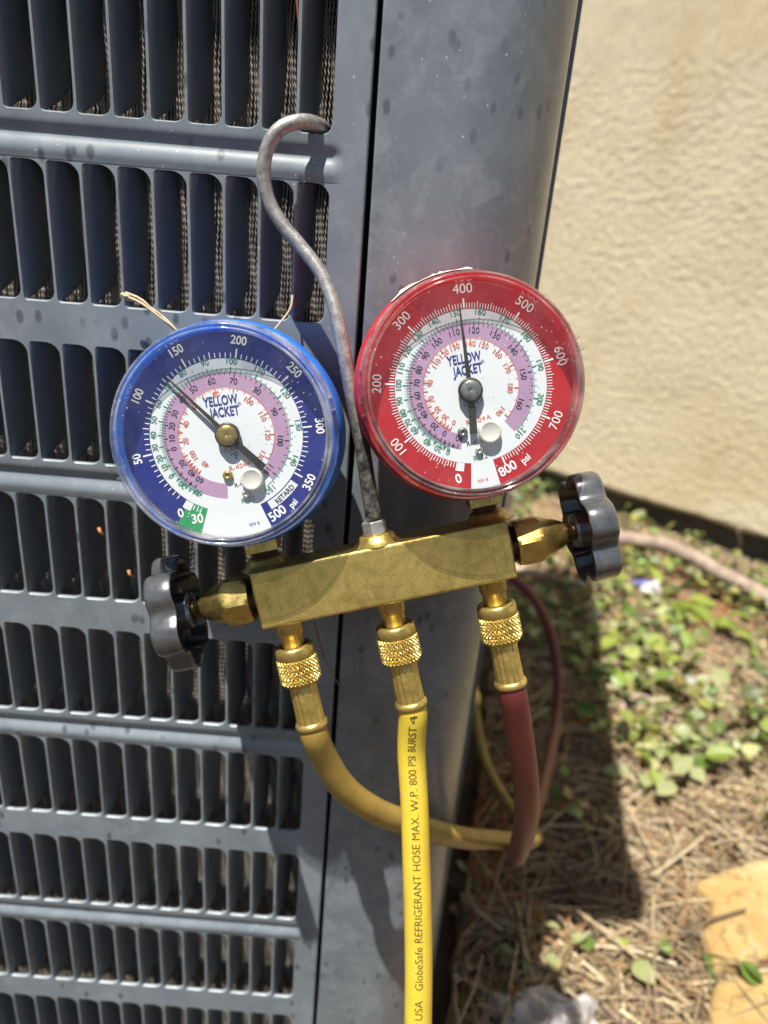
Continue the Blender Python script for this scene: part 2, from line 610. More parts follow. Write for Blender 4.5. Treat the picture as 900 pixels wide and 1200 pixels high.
def rr_loop(x0, x1, z0, z1):
    """rounded slot outline (ccw seen from the front) and the matching cell outline point kind"""
    pts = []
    def arc(cx, cz, r, a0, a1, n=6):
        for k in range(n + 1):
            a = a0 + (a1 - a0) * k / n
            pts.append((cx + r * math.cos(a), cz + r * math.sin(a), k / n))
    r = 0.0042
    arc(x1 - r, z0 + r, r, -PI / 2, 0)
    for k in range(1, 6): pts.append((x1, z0 + r + (z1 - 0.0055 - z0 - r) * k / 6, None))
    r = 0.0055
    arc(x1 - r, z1 - r, r, 0, PI / 2)
    r = 0.0015
    arc(x0 + r, z1 - r, r, PI / 2, PI)
    for k in range(1, 6): pts.append((x0, z1 - r - (z1 - z0 - 2 * r) * k / 6, None))
    arc(x0 + r, z0 + r, r, PI, 1.5 * PI)
    return pts


GROOVES = {-1: 1, 1: 1, 3: 1, 5: 1, 7: 1, 9: 1}


def bar_prof(z, zc):
    d = (z - zc) / 0.0024
    return 0.0013 * math.exp(-d * d) - 0.0005 * math.exp(-((z - zc + 0.0055) / 0.0025) ** 2)


mb = MB()
x_left_edge = -NCOL * Q + 0.0004
for r in ROWS:
    z0, z1 = slot_z(r)
    c0, c1 = z0 - 0.0006, z1 + 0.0006
    for c in range(0, -NCOL, -1):
        hx0, hx1 = Q * (c - 1) + 0.0008, Q * c
        cx0, cx1 = Q * (c - 1) + 0.0004, Q * c + 0.0004
        lp = rr_loop(hx0, hx1, z0, z1)
        n = len(lp)
        midx, midz = (hx0 + hx1) / 2, (z0 + z1) / 2
        outer = []
        for i, (x, z, k) in enumerate(lp):
            right, top = x > midx, z > midz
            if k is None:
                outer.append((cx1 if right else cx0, z))
            else:
                # arcs: which neighbour is vertical?
                ex = cx1 if right else cx0
                ez = c1 if top else c0
                vert_first = (right and top) or (not right and not top)
                kk = k if not vert_first else 1 - k
                # kk=0 -> on the horizontal side, kk=1 -> on the vertical side
                if abs(kk - 0.5) < 1e-6: outer.append((ex, ez))
                elif kk < 0.5: outer.append((x, ez))
                else: outer.append((ex, z))
        vs = [U(x, 0, z) for x, z in outer] + [U(x, 0.0, z) for x, z, k in lp]
        mxc, mzc = midx, midz
        # slightly rolled edge then a return into the cabinet
        def shrink(x, z, d):
            return x + (d if x < mxc else -d) * 0.0 + 0, z
        def ins(x, z, d):
            kx = min(1, max(0, (x - midx) / (hx1 - midx))) ** 4
            kz = min(1, max(0, (midz - z) / (midz - z0))) ** 12
            return x - d * kx, z + d * kz
        for d, yy in ((0.0002, 0.0002), (0.0004, 0.0006)):
            vs += [U(ins(x, z, d)[0], yy, ins(x, z, d)[1]) for x, z, k in lp]
        vs += [U(ins(x, z, 0.00042)[0], 0.0016, ins(x, z, 0.00042)[1]) for x, z, k in lp]
        fs = []
        for L in range(4):
            for i in range(n):
                j = (i + 1) % n
                fs.append((L * n + i, L * n + j, (L + 1) * n + j, (L + 1) * n + i))
        mb.add(vs, fs[:n], 0, False)
        mb.add(vs[n:], [tuple(q - n for q in f) for f in fs[n:]], 0, True)
    # bar below this row
    zt, zl = c0, slot_z(r + 1)[1] + 0.0006
    if r == ROWS[-1]: zl = ZPAD + 0.004
    zz = np.linspace(zt, zl, 25) if r in GROOVES else [zt, zl]
    zc = (zt + zl) / 2 + 0.0012
    xx = [x_left_edge, -0.002] + [-0.002 + 0.0008 * k for k in range(1, 9)] + [0.0118]
    xx[2:] = sorted(set([-0.002 + 0.0009 * k for k in range(1, 9)] + [0.0118]))
    G = []
    for z in zz:
        row = []
        for x in xx:
            tt = min(1, max(0, (x + 0.001) / 0.006))
            fade = 1 - tt * tt * (3 - 2 * tt)
            row.append(U(x, (bar_prof(z, zc) * fade) if r in GROOVES else 0, z))
        G.append(row)
    mb.grid(G, smooth=True)
ztp = slot_z(ROWS[0])[1] + 0.0006
# right margin beside the slots, top band
for r in ROWS:
    z0, z1 = slot_z(r)
    mb.grid([[U(x, 0, z) for x in (0.0004, 0.0118)] for z in (z1 + 0.0006, z0 - 0.0006)])
mb.grid([[U(x, 0, z) for x in (x_left_edge, 0.0118)] for z in (ZTOP - 0.02, ztp)])
# rolled right edge at the seam
ed = [(0.0118 + 0.0009 * math.sin(a), 0.0009 - 0.0009 * math.cos(a)) for a in np.linspace(0, PI / 2, 6)] + [(0.0127, 0.012)]
mb.grid([[U(x, y, z) for x, y in ed] for z in (ZTOP - 0.02, ZPAD + 0.004)])
panel = part('louvered_panel', mb, M_panel, unit)
tag(panel, label='louvered steel side panel of the cabinet')

# louver blade, shared by all slots (local origin: bottom left of the slot)
def blade_mb(off=(0, 0, 0), mb=None):
    mb = mb or MB()
    hgt = 0.0495
    P = []
    ks = np.concatenate([[0, .012, .03, .06, .10, .16, .24], np.linspace(.34, .86, 4), [.92, .955, .98, 1.0]])
    for k in ks:
        z = k * hgt
        e = min(1, z / 0.0115)
        e = math.sin(e * PI / 2) ** 0.8
        row = []
        for u in (0, .03, .08, .16, .28, .45, .63, .82, 1.0):
            tp = min(1, max(0, (z - (hgt - 0.010)) / 0.010)) ** 1.5      # softer roll near the top of the slot
            x = 0.0060 * (0.25 + 0.75 * e) * e ** 0.3 * (1 - (1 - u) ** (1.45 + 0.9 * tp))
            y = 0.0130 * e * u ** (1.12 + 0.35 * tp)
            row.append((x + off[0], y + off[1], z + off[2]))
        P.append(row)
    mb.grid(P, flip=True)
    return mb


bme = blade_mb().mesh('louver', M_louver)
rest = MB()
for r in ROWS:
    z0, _ = slot_z(r)
    for c in range(0, -NCOL, -1):
        q = U(Q * (c - 1) + 0.0008, 0.0, z0)
        if 1 <= r <= 9 and c > -18:
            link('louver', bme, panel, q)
        else:
            blade_mb(q, rest)
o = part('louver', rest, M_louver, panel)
tag(o, kind='stuff')

# coil fins behind the louvers
yb = 0.0205
zlo, zhi = ZPAD + 0.01, ZTOP - 0.03
nzs = int((zhi - zlo) / 0.00062)
zz = np.linspace(zlo, zhi, nzs)
xf = np.arange(-NCOL * Q * 0.62, 0.004, 0.00108)
ph = rng.uniform(-0.4, 0.4, len(xf))
base = np.sin(2 * PI * zz / 0.0026)
V, F_ = [], []
wv = 0.00023
for i, x in enumerate(xf):
    xx = x + 0.00019 * np.sin(2 * PI * zz / 0.0026 + ph[i]) + 0.00035 * np.sin(zz * 190 + i * 0.9)
    dy = 0.0006 * np.sin(zz * 70 + i * 1.7)
    a = np.stack([xx - wv, np.full(nzs, yb) + dy, zz], 1)
    b_ = np.stack([xx + wv, np.full(nzs, yb) + dy + 0.0001, zz], 1)
    c_ = np.stack([xx + wv * 0.7, np.full(nzs, yb + 0.0035), zz], 1)
    V.append(np.stack([a, b_, c_], 1).reshape(-1, 3))
V = np.concatenate(V) + np.array([UL.x, UL.y, UL.z])
idx = np.arange(nzs - 1)
one = np.concatenate([np.stack([idx * 3, idx * 3 + 1, idx * 3 + 4, idx * 3 + 3], 1), np.stack([idx * 3 + 1, idx * 3 + 2, idx * 3 + 5, idx * 3 + 4], 1)])
F_ = np.concatenate([one + i * nzs * 3 for i in range(len(xf))])
me = bpy.data.meshes.new('coil_fins')
me.vertices.add(len(V))
me.vertices.foreach_set('co', V.ravel())
me.loops.add(F_.size)
me.loops.foreach_set('vertex_index', F_.ravel().astype(np.int32))
me.polygons.add(len(F_))
me.polygons.foreach_set('loop_start', (np.arange(len(F_)) * 4).astype(np.int32))
me.materials.append(M_fin)
me.update(calc_edges=True)
o = link('coil_fins', me, unit)
tag(o, kind='stuff')
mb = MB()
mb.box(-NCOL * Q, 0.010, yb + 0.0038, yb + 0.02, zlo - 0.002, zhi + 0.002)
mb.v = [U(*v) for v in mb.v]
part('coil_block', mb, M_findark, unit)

# corner post: flat, then a quarter turn, with a rolled front edge at the seam
prof = [(0.0148, 0.012)] + [(0.0148 + 0.0011 * (1 - math.cos(a)), 0.0011 - 0.0011 * math.sin(a)) for a in np.linspace(0, PI / 2, 6)]
prof += [(x, 0.0) for x in np.linspace(0.020, CX, 6)]
for a in np.linspace(0, PI / 2 - AZ, 22)[1:]:
    prof.append((CX + RC * math.sin(a), CY - RC * math.cos(a)))
ex, ey = prof[-1]
sdir = Vector((math.sin(AZ), math.cos(AZ), 0))
prof.append((ex + sdir.x * 0.014, ey + sdir.y * 0.014))
prof.append((ex + sdir.x * 0.014 - 0.008, ey + sdir.y * 0.014))
mb = MB()
zz = np.linspace(ZTOP - 0.02, ZPAD + 0.004, 60)
mb.grid([[U(x + 0.00045 * noise.noise((x * 30, z * 13, 0.5)) , y + 0.00035 * noise.noise((x * 45, z * 16, 7)), z) for x, y in prof] for z in zz])
part('corner_post', mb, M_paint, unit)
# side panel beyond the post (standing a little proud), seen edge-on
s0 = Vector((ex, ey, 0)) + sdir * 0.017 + Vector((sdir.y, -sdir.x, 0)) * 0.0018
s1 = s0 + sdir * 0.62
mb = MB()
back = Vector((-0.55, s1.y - 0.06, 0))
poly = [(s0.x, s0.y), (s1.x, s1.y), (-0.50, s1.y), (-0.502, 0.03), (-0.49, 0.0275), (0.012, 0.0275), (0.030, 0.0275), (s0.x - 0.008, s0.y + 0.001)]
mb.prism([(x + UL.x, y + UL.y) for x, y in poly], 0.004, ZTOP - 0.02 - ZPAD)
part('side_panel', mb, M_paint, unit)
mb = MB()
mb.box(0.0126, 0.0150, 0.010, 0.013, ZPAD + 0.004, ZTOP - 0.021)
mb.v = [U(*v) for v in mb.v]
part('seam_backing', mb, M_gap, unit)
mb = MB()
lid = [(-0.515, -0.062), (0.080, -0.062), (0.096, -0.054), (0.103, -0.036), (0.106, 0.034), (s1.x + 0.018, s1.y + 0.012), (-0.515, s1.y + 0.012)]  # out of view; front overhang stretched so its shadow darkens the ground
mb.prism([(x + UL.x, y + UL.y) for x, y in lid], ZTOP - 0.02 - ZPAD, ZTOP - ZPAD)
part('top_cover', mb, M_paint, unit, bevel=0.004)
mb = MB()
mb.box(-0.52, 0.082, 0.004, s1.y, 0.0, 0.0042)
mb.v = [(x + UL.x, y + UL.y, z) for x, y, z in mb.v]
part('base_pan', mb, M_paint, unit)

mb = MB()
mb.box(-0.30, 0.30, -0.38, 0.38, -0.09, 0.0)
mb.v = [(x * 1.05, y * 0.95, z) for x, y, z in mb.v]
pad = part('concrete_pad', mb, M_conc, None, (-0.232, 0.364, ZPAD), bevel=0.006)
tag(pad, 'low grey concrete pad under the outdoor unit', 'slab')

# ------------------------------------------------------------------ manifold gauge set
T = Vector((0.030899, -0.045990, ZO - 0.212968))
R3 = Matrix(((0.959107, -0.029698, -0.281481), (0.098711, 0.967139, 0.234304), (0.265273, -0.252508, 0.930521)))
MM = R3.to_4x4()
MM.translation = T
gs = thing('manifold_gauge_set', 'brass manifold with a blue and a red gauge hanging on the cabinet by a hook', 'pressure gauges', MM)
BW, BH, BD, S, ZC = 0.0977, 0.0222, 0.0197, 0.04324, 0.06097
YA = BD / 2


def axis(x, y, z, d):
    """matrix placing local Z along d at (x,y,z)"""
    q = Vector(d).normalized().to_track_quat('Z', 'Y').to_matrix().to_4x4()
    q.translation = (x, y, z)
    return q


mb = MB()
mb.box(-BW / 2, BW / 2, 0, BD, -BH / 2, BH / 2)
body = part('manifold_body', mb, M_brass, gs, bevel=0.0011)
for x in (-S, 0, S):
    mb = MB()
    mb.lathe([(0.0102, 0.0), (0.0086, 0.0006), (0.0074, 0.0016), (0.0069, 0.0031), (0.0064, 0.0036), (0.0, 0.0036)], axis(x, YA, BH / 2 - 0.0002, (0, 0, 1)))
    part('port_collar', mb, M_brass, body)
for x in (-0.0401, 0, 0.0401):
    mb = MB()
    mb.lathe([(0.0054, 0.0), (0.0052, 0.0062), (0.0046, 0.0068), (0.0046, 0.0125)], axis(x, YA, -BH / 2 + 0.0005, (0, 0, -1)))
    part('hose_port', mb, M_brass, body)

# valves at both ends
def lobe(a):
    return 1 + 0.100 * math.cos(6 * a) - 0.022 * math.cos(12 * a)

for sx in (-1, 1):
    d = (sx, 0, 0)
    A = axis(sx * BW / 2, YA, 0, d)
    mb = MB()
    mb.lathe([(0.0080, -0.0004), (0.0080, 0.0006), (0.0068, 0.001), (0.0074, 0.0016), (0.0068, 0.0022), (0.0074, 0.0028), (0.0066, 0.0036)], A, mi=1)
    # hex nut chamfered into a cone
    rot = Matrix.Rotation(math.radians(30 if sx < 0 else 24), 4, 'Z')
    hexr = 0.0098
    def fr_hex(r, h, a, k):
        k6 = math.cos(PI / 6) / math.cos(((a + PI / 6) % (PI / 3)) - PI / 6)
        return min(r, hexr * k6)
    mb.lathe([(0.0, 0.0028), (0.0088, 0.0028), (0.0096, 0.0036), (0.0099, 0.0050), (0.0099, 0.0108), (0.0091, 0.0124), (0.0080, 0.0140), (0.0060, 0.0190), (0.0047, 0.0216), (0.0042, 0.0222), (0.0, 0.0222)], A @ rot, n=72, fr=fr_hex)
    mb.lathe([(0.0036, 0.0222), (0.0036, 0.0228), (0.0031, 0.0231), (0.0036, 0.0236), (0.0031, 0.0241), (0.0036, 0.0246), (0.0031, 0.025), (0.0034, 0.030)], A, mi=1)
    v = part('valve_bonnet', mb, [M_brass, M_thread], gs)
    mods = v.modifiers.new('edges', 'EDGE_SPLIT')
    mods.split_angle = math.radians(28)
    # hand wheel: lobed cup with a hub inside
    mb = MB()
    z0, z1 = 0.0268, 0.0372
    Rk = 0.0205
    prof = [(Rk * 0.985, z0 + 0.0002), (Rk, z0 + 0.0010), (Rk * 1.005, z0 + 0.003), (Rk, z1 - 0.0018), (Rk * 0.97, z1 - 0.0004), (Rk * 0.90, z1), (Rk * 0.5, z1 + 0.0006), (0.0, z1 + 0.0008)]
    fr = lambda r, h, a, k: r * (1 + (lobe(a + 0.3) - 1) * min(1, r / (Rk * 0.8)))
    mb.lathe(prof, A, n=96, fr=fr, mi=1)
    prof = [(Rk * 0.985, z0 + 0.0002), (Rk * 0.955, z0), (Rk * 0.925, z0 + 0.0008), (Rk * 0.90, z1 - 0.004), (Rk * 0.84, z1 - 0.0025), (0.0080, z1 - 0.0024), (0.0072, z1 - 0.0030), (0.0068, z0 + 0.0002), (0.0064, z0 - 0.0010), (0.0040, z0 - 0.0012), (0.0034, z0 - 0.0006)]
    mb.lathe(prof, A, n=96, fr=fr)
    part('valve_handwheel', mb, [M_black, M_rimgrey], gs)

# hanging hook
MMi = MM.inverted()
hook_w = [(0.0252, -0.0325, 0.5166), (0.0225, -0.031, 0.5275), (0.0187, -0.028, 0.5437), (0.0143, -0.0245, 0.5586), (0.0102, -0.021, 0.5732), (0.0062, -0.0175, 0.587), (0.0031, -0.015, 0.5945), (-0.0015, -0.0125, 0.6022), (-0.0088, -0.0105, 0.6099), (-0.0159, -0.0095, 0.6168), (-0.0207, -0.009, 0.6239), (-0.0226, -0.009, 0.632), (-0.0216, -0.009, 0.6401), (-0.0179, -0.009, 0.6461), (-0.0126, -0.0075, 0.6491), (-0.008, -0.003, 0.6501), (-0.0046, 0.004, 0.6496), (-0.003, 0.010, 0.6485)]
pts, L = spline([tuple(MMi @ Vector(p)) for p in hook_w], 90)
rr_ = [0.0031 - 0.0006 * min(1, k / 40) for k in range(90)]
mb = MB()
mb.tube(pts, rr_, 18)
hook = part('hanging_hook', mb, M_rod, gs)
mb = MB()
hx = [(0.0049 * math.cos(PI / 3 * k + 0.35), 0.0049 * math.sin(PI / 3 * k + 0.35)) for k in range(6)]
mb.prism(hx, BH / 2 + 0.0034, BH / 2 + 0.0086, axis(0, YA, 0, (0, 0, 1)))
part('hex_nut', mb, M_silver, hook, bevel=0.0006)

# ---- lettering
GL = {}
def make_glyphs(chars, bold):
    objs = []
    def txt(s):
        cu = bpy.data.curves.new('tmp', 'FONT')
        cu.body = s
        cu.resolution_u = 4
        if bold: cu.offset = 0.022
        ob = bpy.data.objects.new('tmp', cu)
        COL.objects.link(ob)
        return ob
    for ch in chars:
        objs.append((ch, txt(ch), txt('H' + ch + 'H')))
    hh = txt('HH')
    bpy.context.view_layer.update()
    dg = bpy.context.evaluated_depsgraph_get()
    def get(ob):
        me = ob.evaluated_get(dg).to_mesh()
        v = np.array([x.co[:] for x in me.vertices]) if len(me.vertices) else np.zeros((0, 3))
        f = [tuple(p.vertices) for p in me.polygons]
        return v, f
    v, _ = get(hh)
    wHH = v[:, 0].max() - v[:, 0].min()
    for ch, a, b_ in objs:
        va, fa = get(a)
        vb, _ = get(b_)
        adv = vb[:, 0].max() - vb[:, 0].min() - wHH
        GL[(ch, bold)] = (va, fa, adv)
    for ch, a, b_ in objs + [(None, hh, None)]:
        for q in (a, b_):
            if q is not None:
                cu = q.data
                bpy.data.objects.remove(q)
                bpy.data.curves.remove(cu)


make_glyphs('0123456789psiRETARDYLOWJCKFVB-', True)
make_glyphs("0123456789GlobeSafRIHNTOMXWPUVBLDEACKFs.-°®p", False)
GL[(' ', True)] = GL[(' ', False)] = (np.zeros((0, 3)), [], 0.32)


def text_shape(s, size, bold=False, sx=1.0, track=0.0):
    """verts (n,2) centred at the string's middle, baseline so that cap height is centred"""
    x = 0
    V, F2 = [], []
    for ch in s:
        va, fa, adv = GL[(ch, bold)]
        o = sum(len(q) for q in V)
        if len(va):
            V.append(np.stack([(va[:, 0] + x) * sx, va[:, 1] - 0.36], 1))
            F2 += [tuple(i + o for i in f) for f in fa]
        x += adv + track
    V = np.concatenate(V)
    V[:, 0] -= (x - track) * sx / 2
    return V * size, F2, (x - track) * sx * size


def ann(mb, r0, r1, a0, a1, y, mi, n=None):
    """flat ring sector facing -Y, angles clockwise from up in degrees"""
    n = n or max(2, int(abs(a1 - a0) / 3))
    P = []
    for r in (r0, r1):
        P.append([(r * math.sin(math.radians(a)), y, r * math.cos(math.radians(a))) for a in np.linspace(a0, a1, n + 1)])
    mb.grid(P, mi=mi, smooth=False, flip=False)


def tick(mb, a, r0, r1, wdt, y, mi):
    a = math.radians(a)
    s_, c_ = math.sin(a), math.cos(a)
    h = wdt / 2
    mb.add([(r0 * s_ - h * c_, y, r0 * c_ + h * s_), (r0 * s_ + h * c_, y, r0 * c_ - h * s_), (r1 * s_ + h * c_, y, r1 * c_ - h * s_), (r1 * s_ - h * c_, y, r1 * c_ + h * s_)], [(0, 1, 2, 3)], mi, False)


def put_text(mb, s, size, a, r, y, mi, bold=False, sx=1.0, rot=None, track=0.0, xz=None):
    V, F2, wd_ = text_shape(s, size, bold, sx, track)
    aa = math.radians(a)
    px, pz = (r * math.sin(aa), r * math.cos(aa)) if xz is None else xz
    ra = -aa if rot is None else math.radians(rot)
    c_, s_ = math.cos(ra), math.sin(ra)
    mb.add([(px + x * c_ - z * s_, y, pz + x * s_ + z * c_) for x, z in V], F2, mi, False)


def frange(a, b, st):
    return np.arange(a, b + st * 0.01, st)


def build_gauge(kind, cx, cz):
    blue = kind == 'blue'
    ga = bpy.data.objects.new('pressure_gauge', None)
    # case is the part's own mesh, pieces are its children
    mb = MB()
    Rc = 0.0398
    F = Matrix.Rotation(PI / 2, 4, 'X')          # local Z -> -Y
    mb.lathe([(0.0, -0.0175), (0.030, -0.0175), (0.0365, -0.0168), (0.0388, -0.0152), (Rc, -0.0125), (Rc, 0.0010), (0.0391, 0.0060), (0.0387, 0.0086), (0.0382, 0.0092), (0.0356, 0.0090), (0.0350, 0.0080), (0.0350, 0.0104), (0.0, 0.0104)], F, n=96)
    case = part('pressure_gauge', mb, M_blue_case if blue else M_red_case, gs, (cx, 0, cz), )
    tag(case, label='blue rimmed low side gauge, the left one' if blue else 'red rimmed high side gauge, the right one')
    case.location.z += 0.0009
    case.scale = (1.015, 1.015, 1.015)
    e = case.modifiers.new('edges', 'EDGE_SPLIT')
    e.split_angle = math.radians(40)
    yd = -0.0110
    d = MB()
    d.lathe([(0.0, 0.0), (0.0346, 0.0), (0.0347, -0.0006)], F @ Matrix.Translation((0, 0, -yd)), n=96, mi=0, smooth=False)
    y1, y2, y3 = yd - 0.00006, yd - 0.00012, yd - 0.00018
    ink = 1
    if blue:
        ann(d, 0.0258, 0.0346, -138, 166.5, y1, ink)
        ann(d, 0.0258, 0.0346, -152.5, -138, y1 - 0.00003, 3)
        ann(d, 0.0260, 0.0288, -141.5, -135.5, y2, 0)
        ann(d, 0.0262, 0.0292, 136.5, 161, y2, 0)
        ann(d, 0.0163, 0.0213, -168, 146, y1, 2)
    else:
        ann(d, 0.0258, 0.0346, -169.5, 173.5, y1, ink)
        ann(d, 0.0259, 0.0287, -164.5, -158.5, y2, 0)
        ann(d, 0.0163, 0.0213, -160, 146, y1, 2)
    part('dial', d, [M_dial_white, M_blue_ink if blue else M_red_ink, M_purple_ink, M_green_patch], case)
    # print: 0 white 1 green 2 black 3 orange 4 navy
    p = MB()
    if blue:
        ov, oa = [0, 50, 100, 150, 200, 250, 300, 350], [-133.5, -92.3, -54.5, -17.6, 20.0, 58.4, 95.4, 130.5]
        f = lambda v: np.interp(v, ov, oa)
        for v in frange(0, 350, 5):
            mj = v % 50 == 0
            if v == 0: continue
            tick(p, f(v), 0.0260, 0.0291 if mj else (0.0281 if v % 25 == 0 else 0.0276), 0.00052 if mj else 0.00030, y3, 0)
        for k in range(3): tick(p, -143 - k * 2.6, 0.0262, 0.0292 if k == 2 else 0.028, 0.0003, y3, 0)
        for v, a, rr, sz in [('50', -93, .0314, .0040), ('100', -54.4, .0322, .0040), ('150', -18.2, .0324, .0040), ('200', 20.6, .0321, .0040), ('250', 58.3, .0321, .0040), ('300', 95.5, .0319, .0040)]:
            put_text(p, v, sz, a, rr, y3, 0, True, 0.9)
        put_text(p, '0', 0.0042, -136.5, 0.0309, y3, 0, True, 0.95, rot=0)
        put_text(p, '30', 0.0044, -147.5, 0.0302, y3, 0, True, 0.95, rot=-6)
        put_text(p, '350', 0.0042, 131.3, 0.0318, y3, 0, True, 0.9, rot=54)
        put_text(p, '500', 0.0045, 159.5, 0.0312, y3, 0, True, 0.95, rot=24)
        put_text(p, 'psi', 0.0031, 147.8, 0.0319, y3, 0, True, 0.9, rot=36)
        put_text(p, 'RETARD', 0.0026, 147.5, 0.0277, y3, 2, True, 0.86, rot=33)
        gv = [(-60, '60', -141, .0219), (-20, '20', -125.5, .0228), (0, '0', -114, .0235), (10, '10', -105.5, .0237), (20, '20', -97.3, .0241), (30, '30', -88, .0245), (40, '40', -78, .0246), (50, '50', -66, .0248), (60, '60', -52.8, .0249), (70, '70', -38.3, .0251), (80, '80', -22.3, .0252), (90, '90', -3.4, .0252), (100, '100', 16.8, .0250), (110, '110', 39.4, .0248), (120, '120', 65.7, .0248), (130, '130', 92.6, .0247), (140, '140', 121.3, .0243), (150, '150', 153, .0233)]
        pv = [(-60, '60', -136, .0178), (-40, '40', -125, .0176), (-20, '20', -110.5, .0178), (0, '0', -92.3, .0184), (10, '10', -81.4, .0184), (20, '20', -68.5, .0185), (30, '30', -55.3, .0186), (40, '40', -38.5, .0188), (50, '50', -22.5, .0188), (60, '60', -2.2, .0187), (70, '70', 20.6, .0185), (80, '80', 47, .0185), (90, '90', 75.2, .0183), (100, '100', 106.2, .0183), (110, '110', 140.4, .0180)]
        rv = [(-40, '40', -131, .0122), (0, '10', -112, .0131), (10, '0', -104, .0131), (20, '20', -86, .0139), (40, '40', -62.5, .0140), (60, '60', -35, .0142), (80, '80', -1, .0143), (100, '100', 44.8, .0141), (110, '110', 73, .0140), (120, '120', 99.7, .0140), (130, '130', 130.4, .0135)]
        put_text(p, 'CLASS 1', 0.0018, 0, 0, y3, 2, False, 1.0, rot=4, xz=(0.0011, -0.0047))
        put_text(p, '°F', 0.0036, 0, 0, y3, 4, False, 1.0, rot=4, xz=(0.0012, -0.0072))
        put_text(p, 'R-404A', 0.0024, 0, 0, y3, 3, False, 1.0, rot=4, xz=(0.0022, -0.0108), track=0.04)
        put_text(p, 'R-410A', 0.0021, 0, 0, y3, 2, False, 1.0, rot=3, xz=(0.0020, -0.0168))
        put_text(p, 'R-22', 0.0023, 0, 0, y3, 1, False, 1.0, rot=2, xz=(0.0022, -0.0226), track=0.06)
        put_text(p, 'REV B', 0.0014, 0, 0, y3, 4, False, 1.0, rot=2, xz=(0.0025, -0.0312))
        ly, lx = 0.0101, 0.0010
    else:
        ov, oa = list(range(0, 900, 100)), [-161, -118.3, -76.6, -35.6, 5.5, 44.3, 82.8, 123, 166.5]
        f = lambda v: np.interp(v, ov, oa)
        for v in frange(0, 800, 5):
            mj = v % 100 == 0
            if v == 0: continue
            tick(p, f(v), 0.0260, 0.0292 if mj else (0.0283 if v % 25 == 0 else 0.0277), 0.00058 if mj else 0.00026, y3, 0)
        for v, a, rr, sz in [('100', -118.2, .0318, .0044), ('200', -76.7, .0320, .0044), ('300', -35.7, .0322, .0044), ('400', 5.6, .0325, .0045), ('500', 44.4, .0325, .0044), ('600', 82.6, .0320, .0044)]:
            put_text(p, v, sz, a, rr, y3, 0, False, 1.0)
        put_text(p, '0', 0.0045, -161.3, 0.0312, y3, 0, True, 0.95, rot=8)
        put_text(p, '700', 0.0044, 122.5, 0.0312, y3, 0, False, 1.0, rot=58)
        put_text(p, '800', 0.0046, 166.3, 0.0304, y3, 0, True, 0.95, rot=20)
        put_text(p, 'psi', 0.0034, 153.3, 0.0308, y3, 0, True, 0.9, rot=30)
        gv = [(0, '0', -149.5, .0232), (20, '20', -140.8, .0236), (40, '40', -130.4, .0238), (60, '60', -116, .0241), (70, '70', -107.9, .0244), (80, '80', -99.4, .0246), (90, '90', -89.4, .0247), (100, '100', -77.4, .0246), (110, '110', -64.1, .0246), (120, '120', -50.3, .0247), (130, '130', -35.9, .0249), (140, '140', -19.9, .0250), (150, '150', -1.9, .0250), (160, '160', 17.4, .0250), (170, '170', 37.5, .0250), (180, '180', 58.7, .0249), (190, '190', 83.6, .0244), (200, '200', 111.3, .0240), (210, '210', 143.5, .0232)]
        pv = [(-40, '40', -156.5, .0178), (0, '0', -139, .0180), (20, '20', -125.5, .0181), (40, '40', -109.2, .0183), (50, '50', -99.6, .0184), (60, '60', -87.6, .0184), (70, '70', -74.6, .0184), (80, '80', -60.8, .0186), (90, '90', -44.8, .0186), (100, '100', -27.5, .0187), (110, '110', -7.2, .0188), (120, '120', 13.2, .0188), (130, '130', 35.6, .0188), (140, '140', 59.7, .0186), (150, '150', 87.4, .0182), (160, '160', 119.7, .0178)]
        rv = [(0, '0', -143, .0133), (30, '30', -128, .0134), (50, '50', -112.4, .0136), (70, '70', -95.6, .0140), (90, '90', -73.4, .0140), (110, '110', -45.5, .0142), (120, '120', -29.2, .0144), (130, '130', -12.5, .0144), (140, '140', 9.5, .0144), (150, '150', 27.3, .0144), (160, '160', 49.4, .0141), (170, '170', 73.6, .0137), (180, '180', 102.4, .0134), (190, '190', 139.7, .0130)]
        put_text(p, 'CLASS 1', 0.0019, 0, 0, y3, 4, False, 1.0, rot=3, xz=(-0.0002, -0.0052))
        put_text(p, '°F', 0.0030, 0, 0, y3, 4, False, 1.0, rot=3, xz=(-0.0005, -0.0080))
        put_text(p, 'R-404A', 0.0026, 0, 0, y3, 3, False, 1.0, rot=3, xz=(0.0004, -0.0113), track=0.06)
        put_text(p, 'R-410A', 0.0024, 0, 0, y3, 2, False, 1.0, rot=2, xz=(-0.0012, -0.0184), track=0.04)
        put_text(p, 'R-22', 0.0024, 0, 0, y3, 1, False, 1.0, rot=2, xz=(-0.0012, -0.0238), track=0.06)
        put_text(p, 'REV B', 0.0014, 0, 0, y3, 3, False, 1.0, rot=2, xz=(-0.0018, -0.0318))
        ly, lx = 0.0080, -0.0003
    for tab, rad, ls, sz, mi, out in ((gv, 0.0216, 2, .0029, 1, 1), (pv, 0.0212, 2, .0029, 2, -1), (rv, 0.0162, 2, .0026, 3, -1)):
        vv, aa = [q[0] for q in tab], [q[2] for q in tab]
        ff = lambda v: np.interp(v, vv, aa)
        for v in frange(vv[0], vv[-1], 2):
            mj = v % 10 == 0
            if mi == 3 and v % 4 and not mj: continue
            dense = abs(ff(v + 1) - ff(v - 1)) < 1.2
            if dense and v % 4 and not mj: continue
            r1 = rad + out * (0.0015 if mj else 0.0009)
            tick(p, ff(v), rad, r1, 0.00030 if mj else 0.00016, y3, mi)
        for v, s_, a, rr in tab:
            put_text(p, s_, sz, a, rr, y3, mi, False, 0.95)
    ann(p, 0.02145, 0.02162, gv[0][2], gv[-1][2], y3, 1)
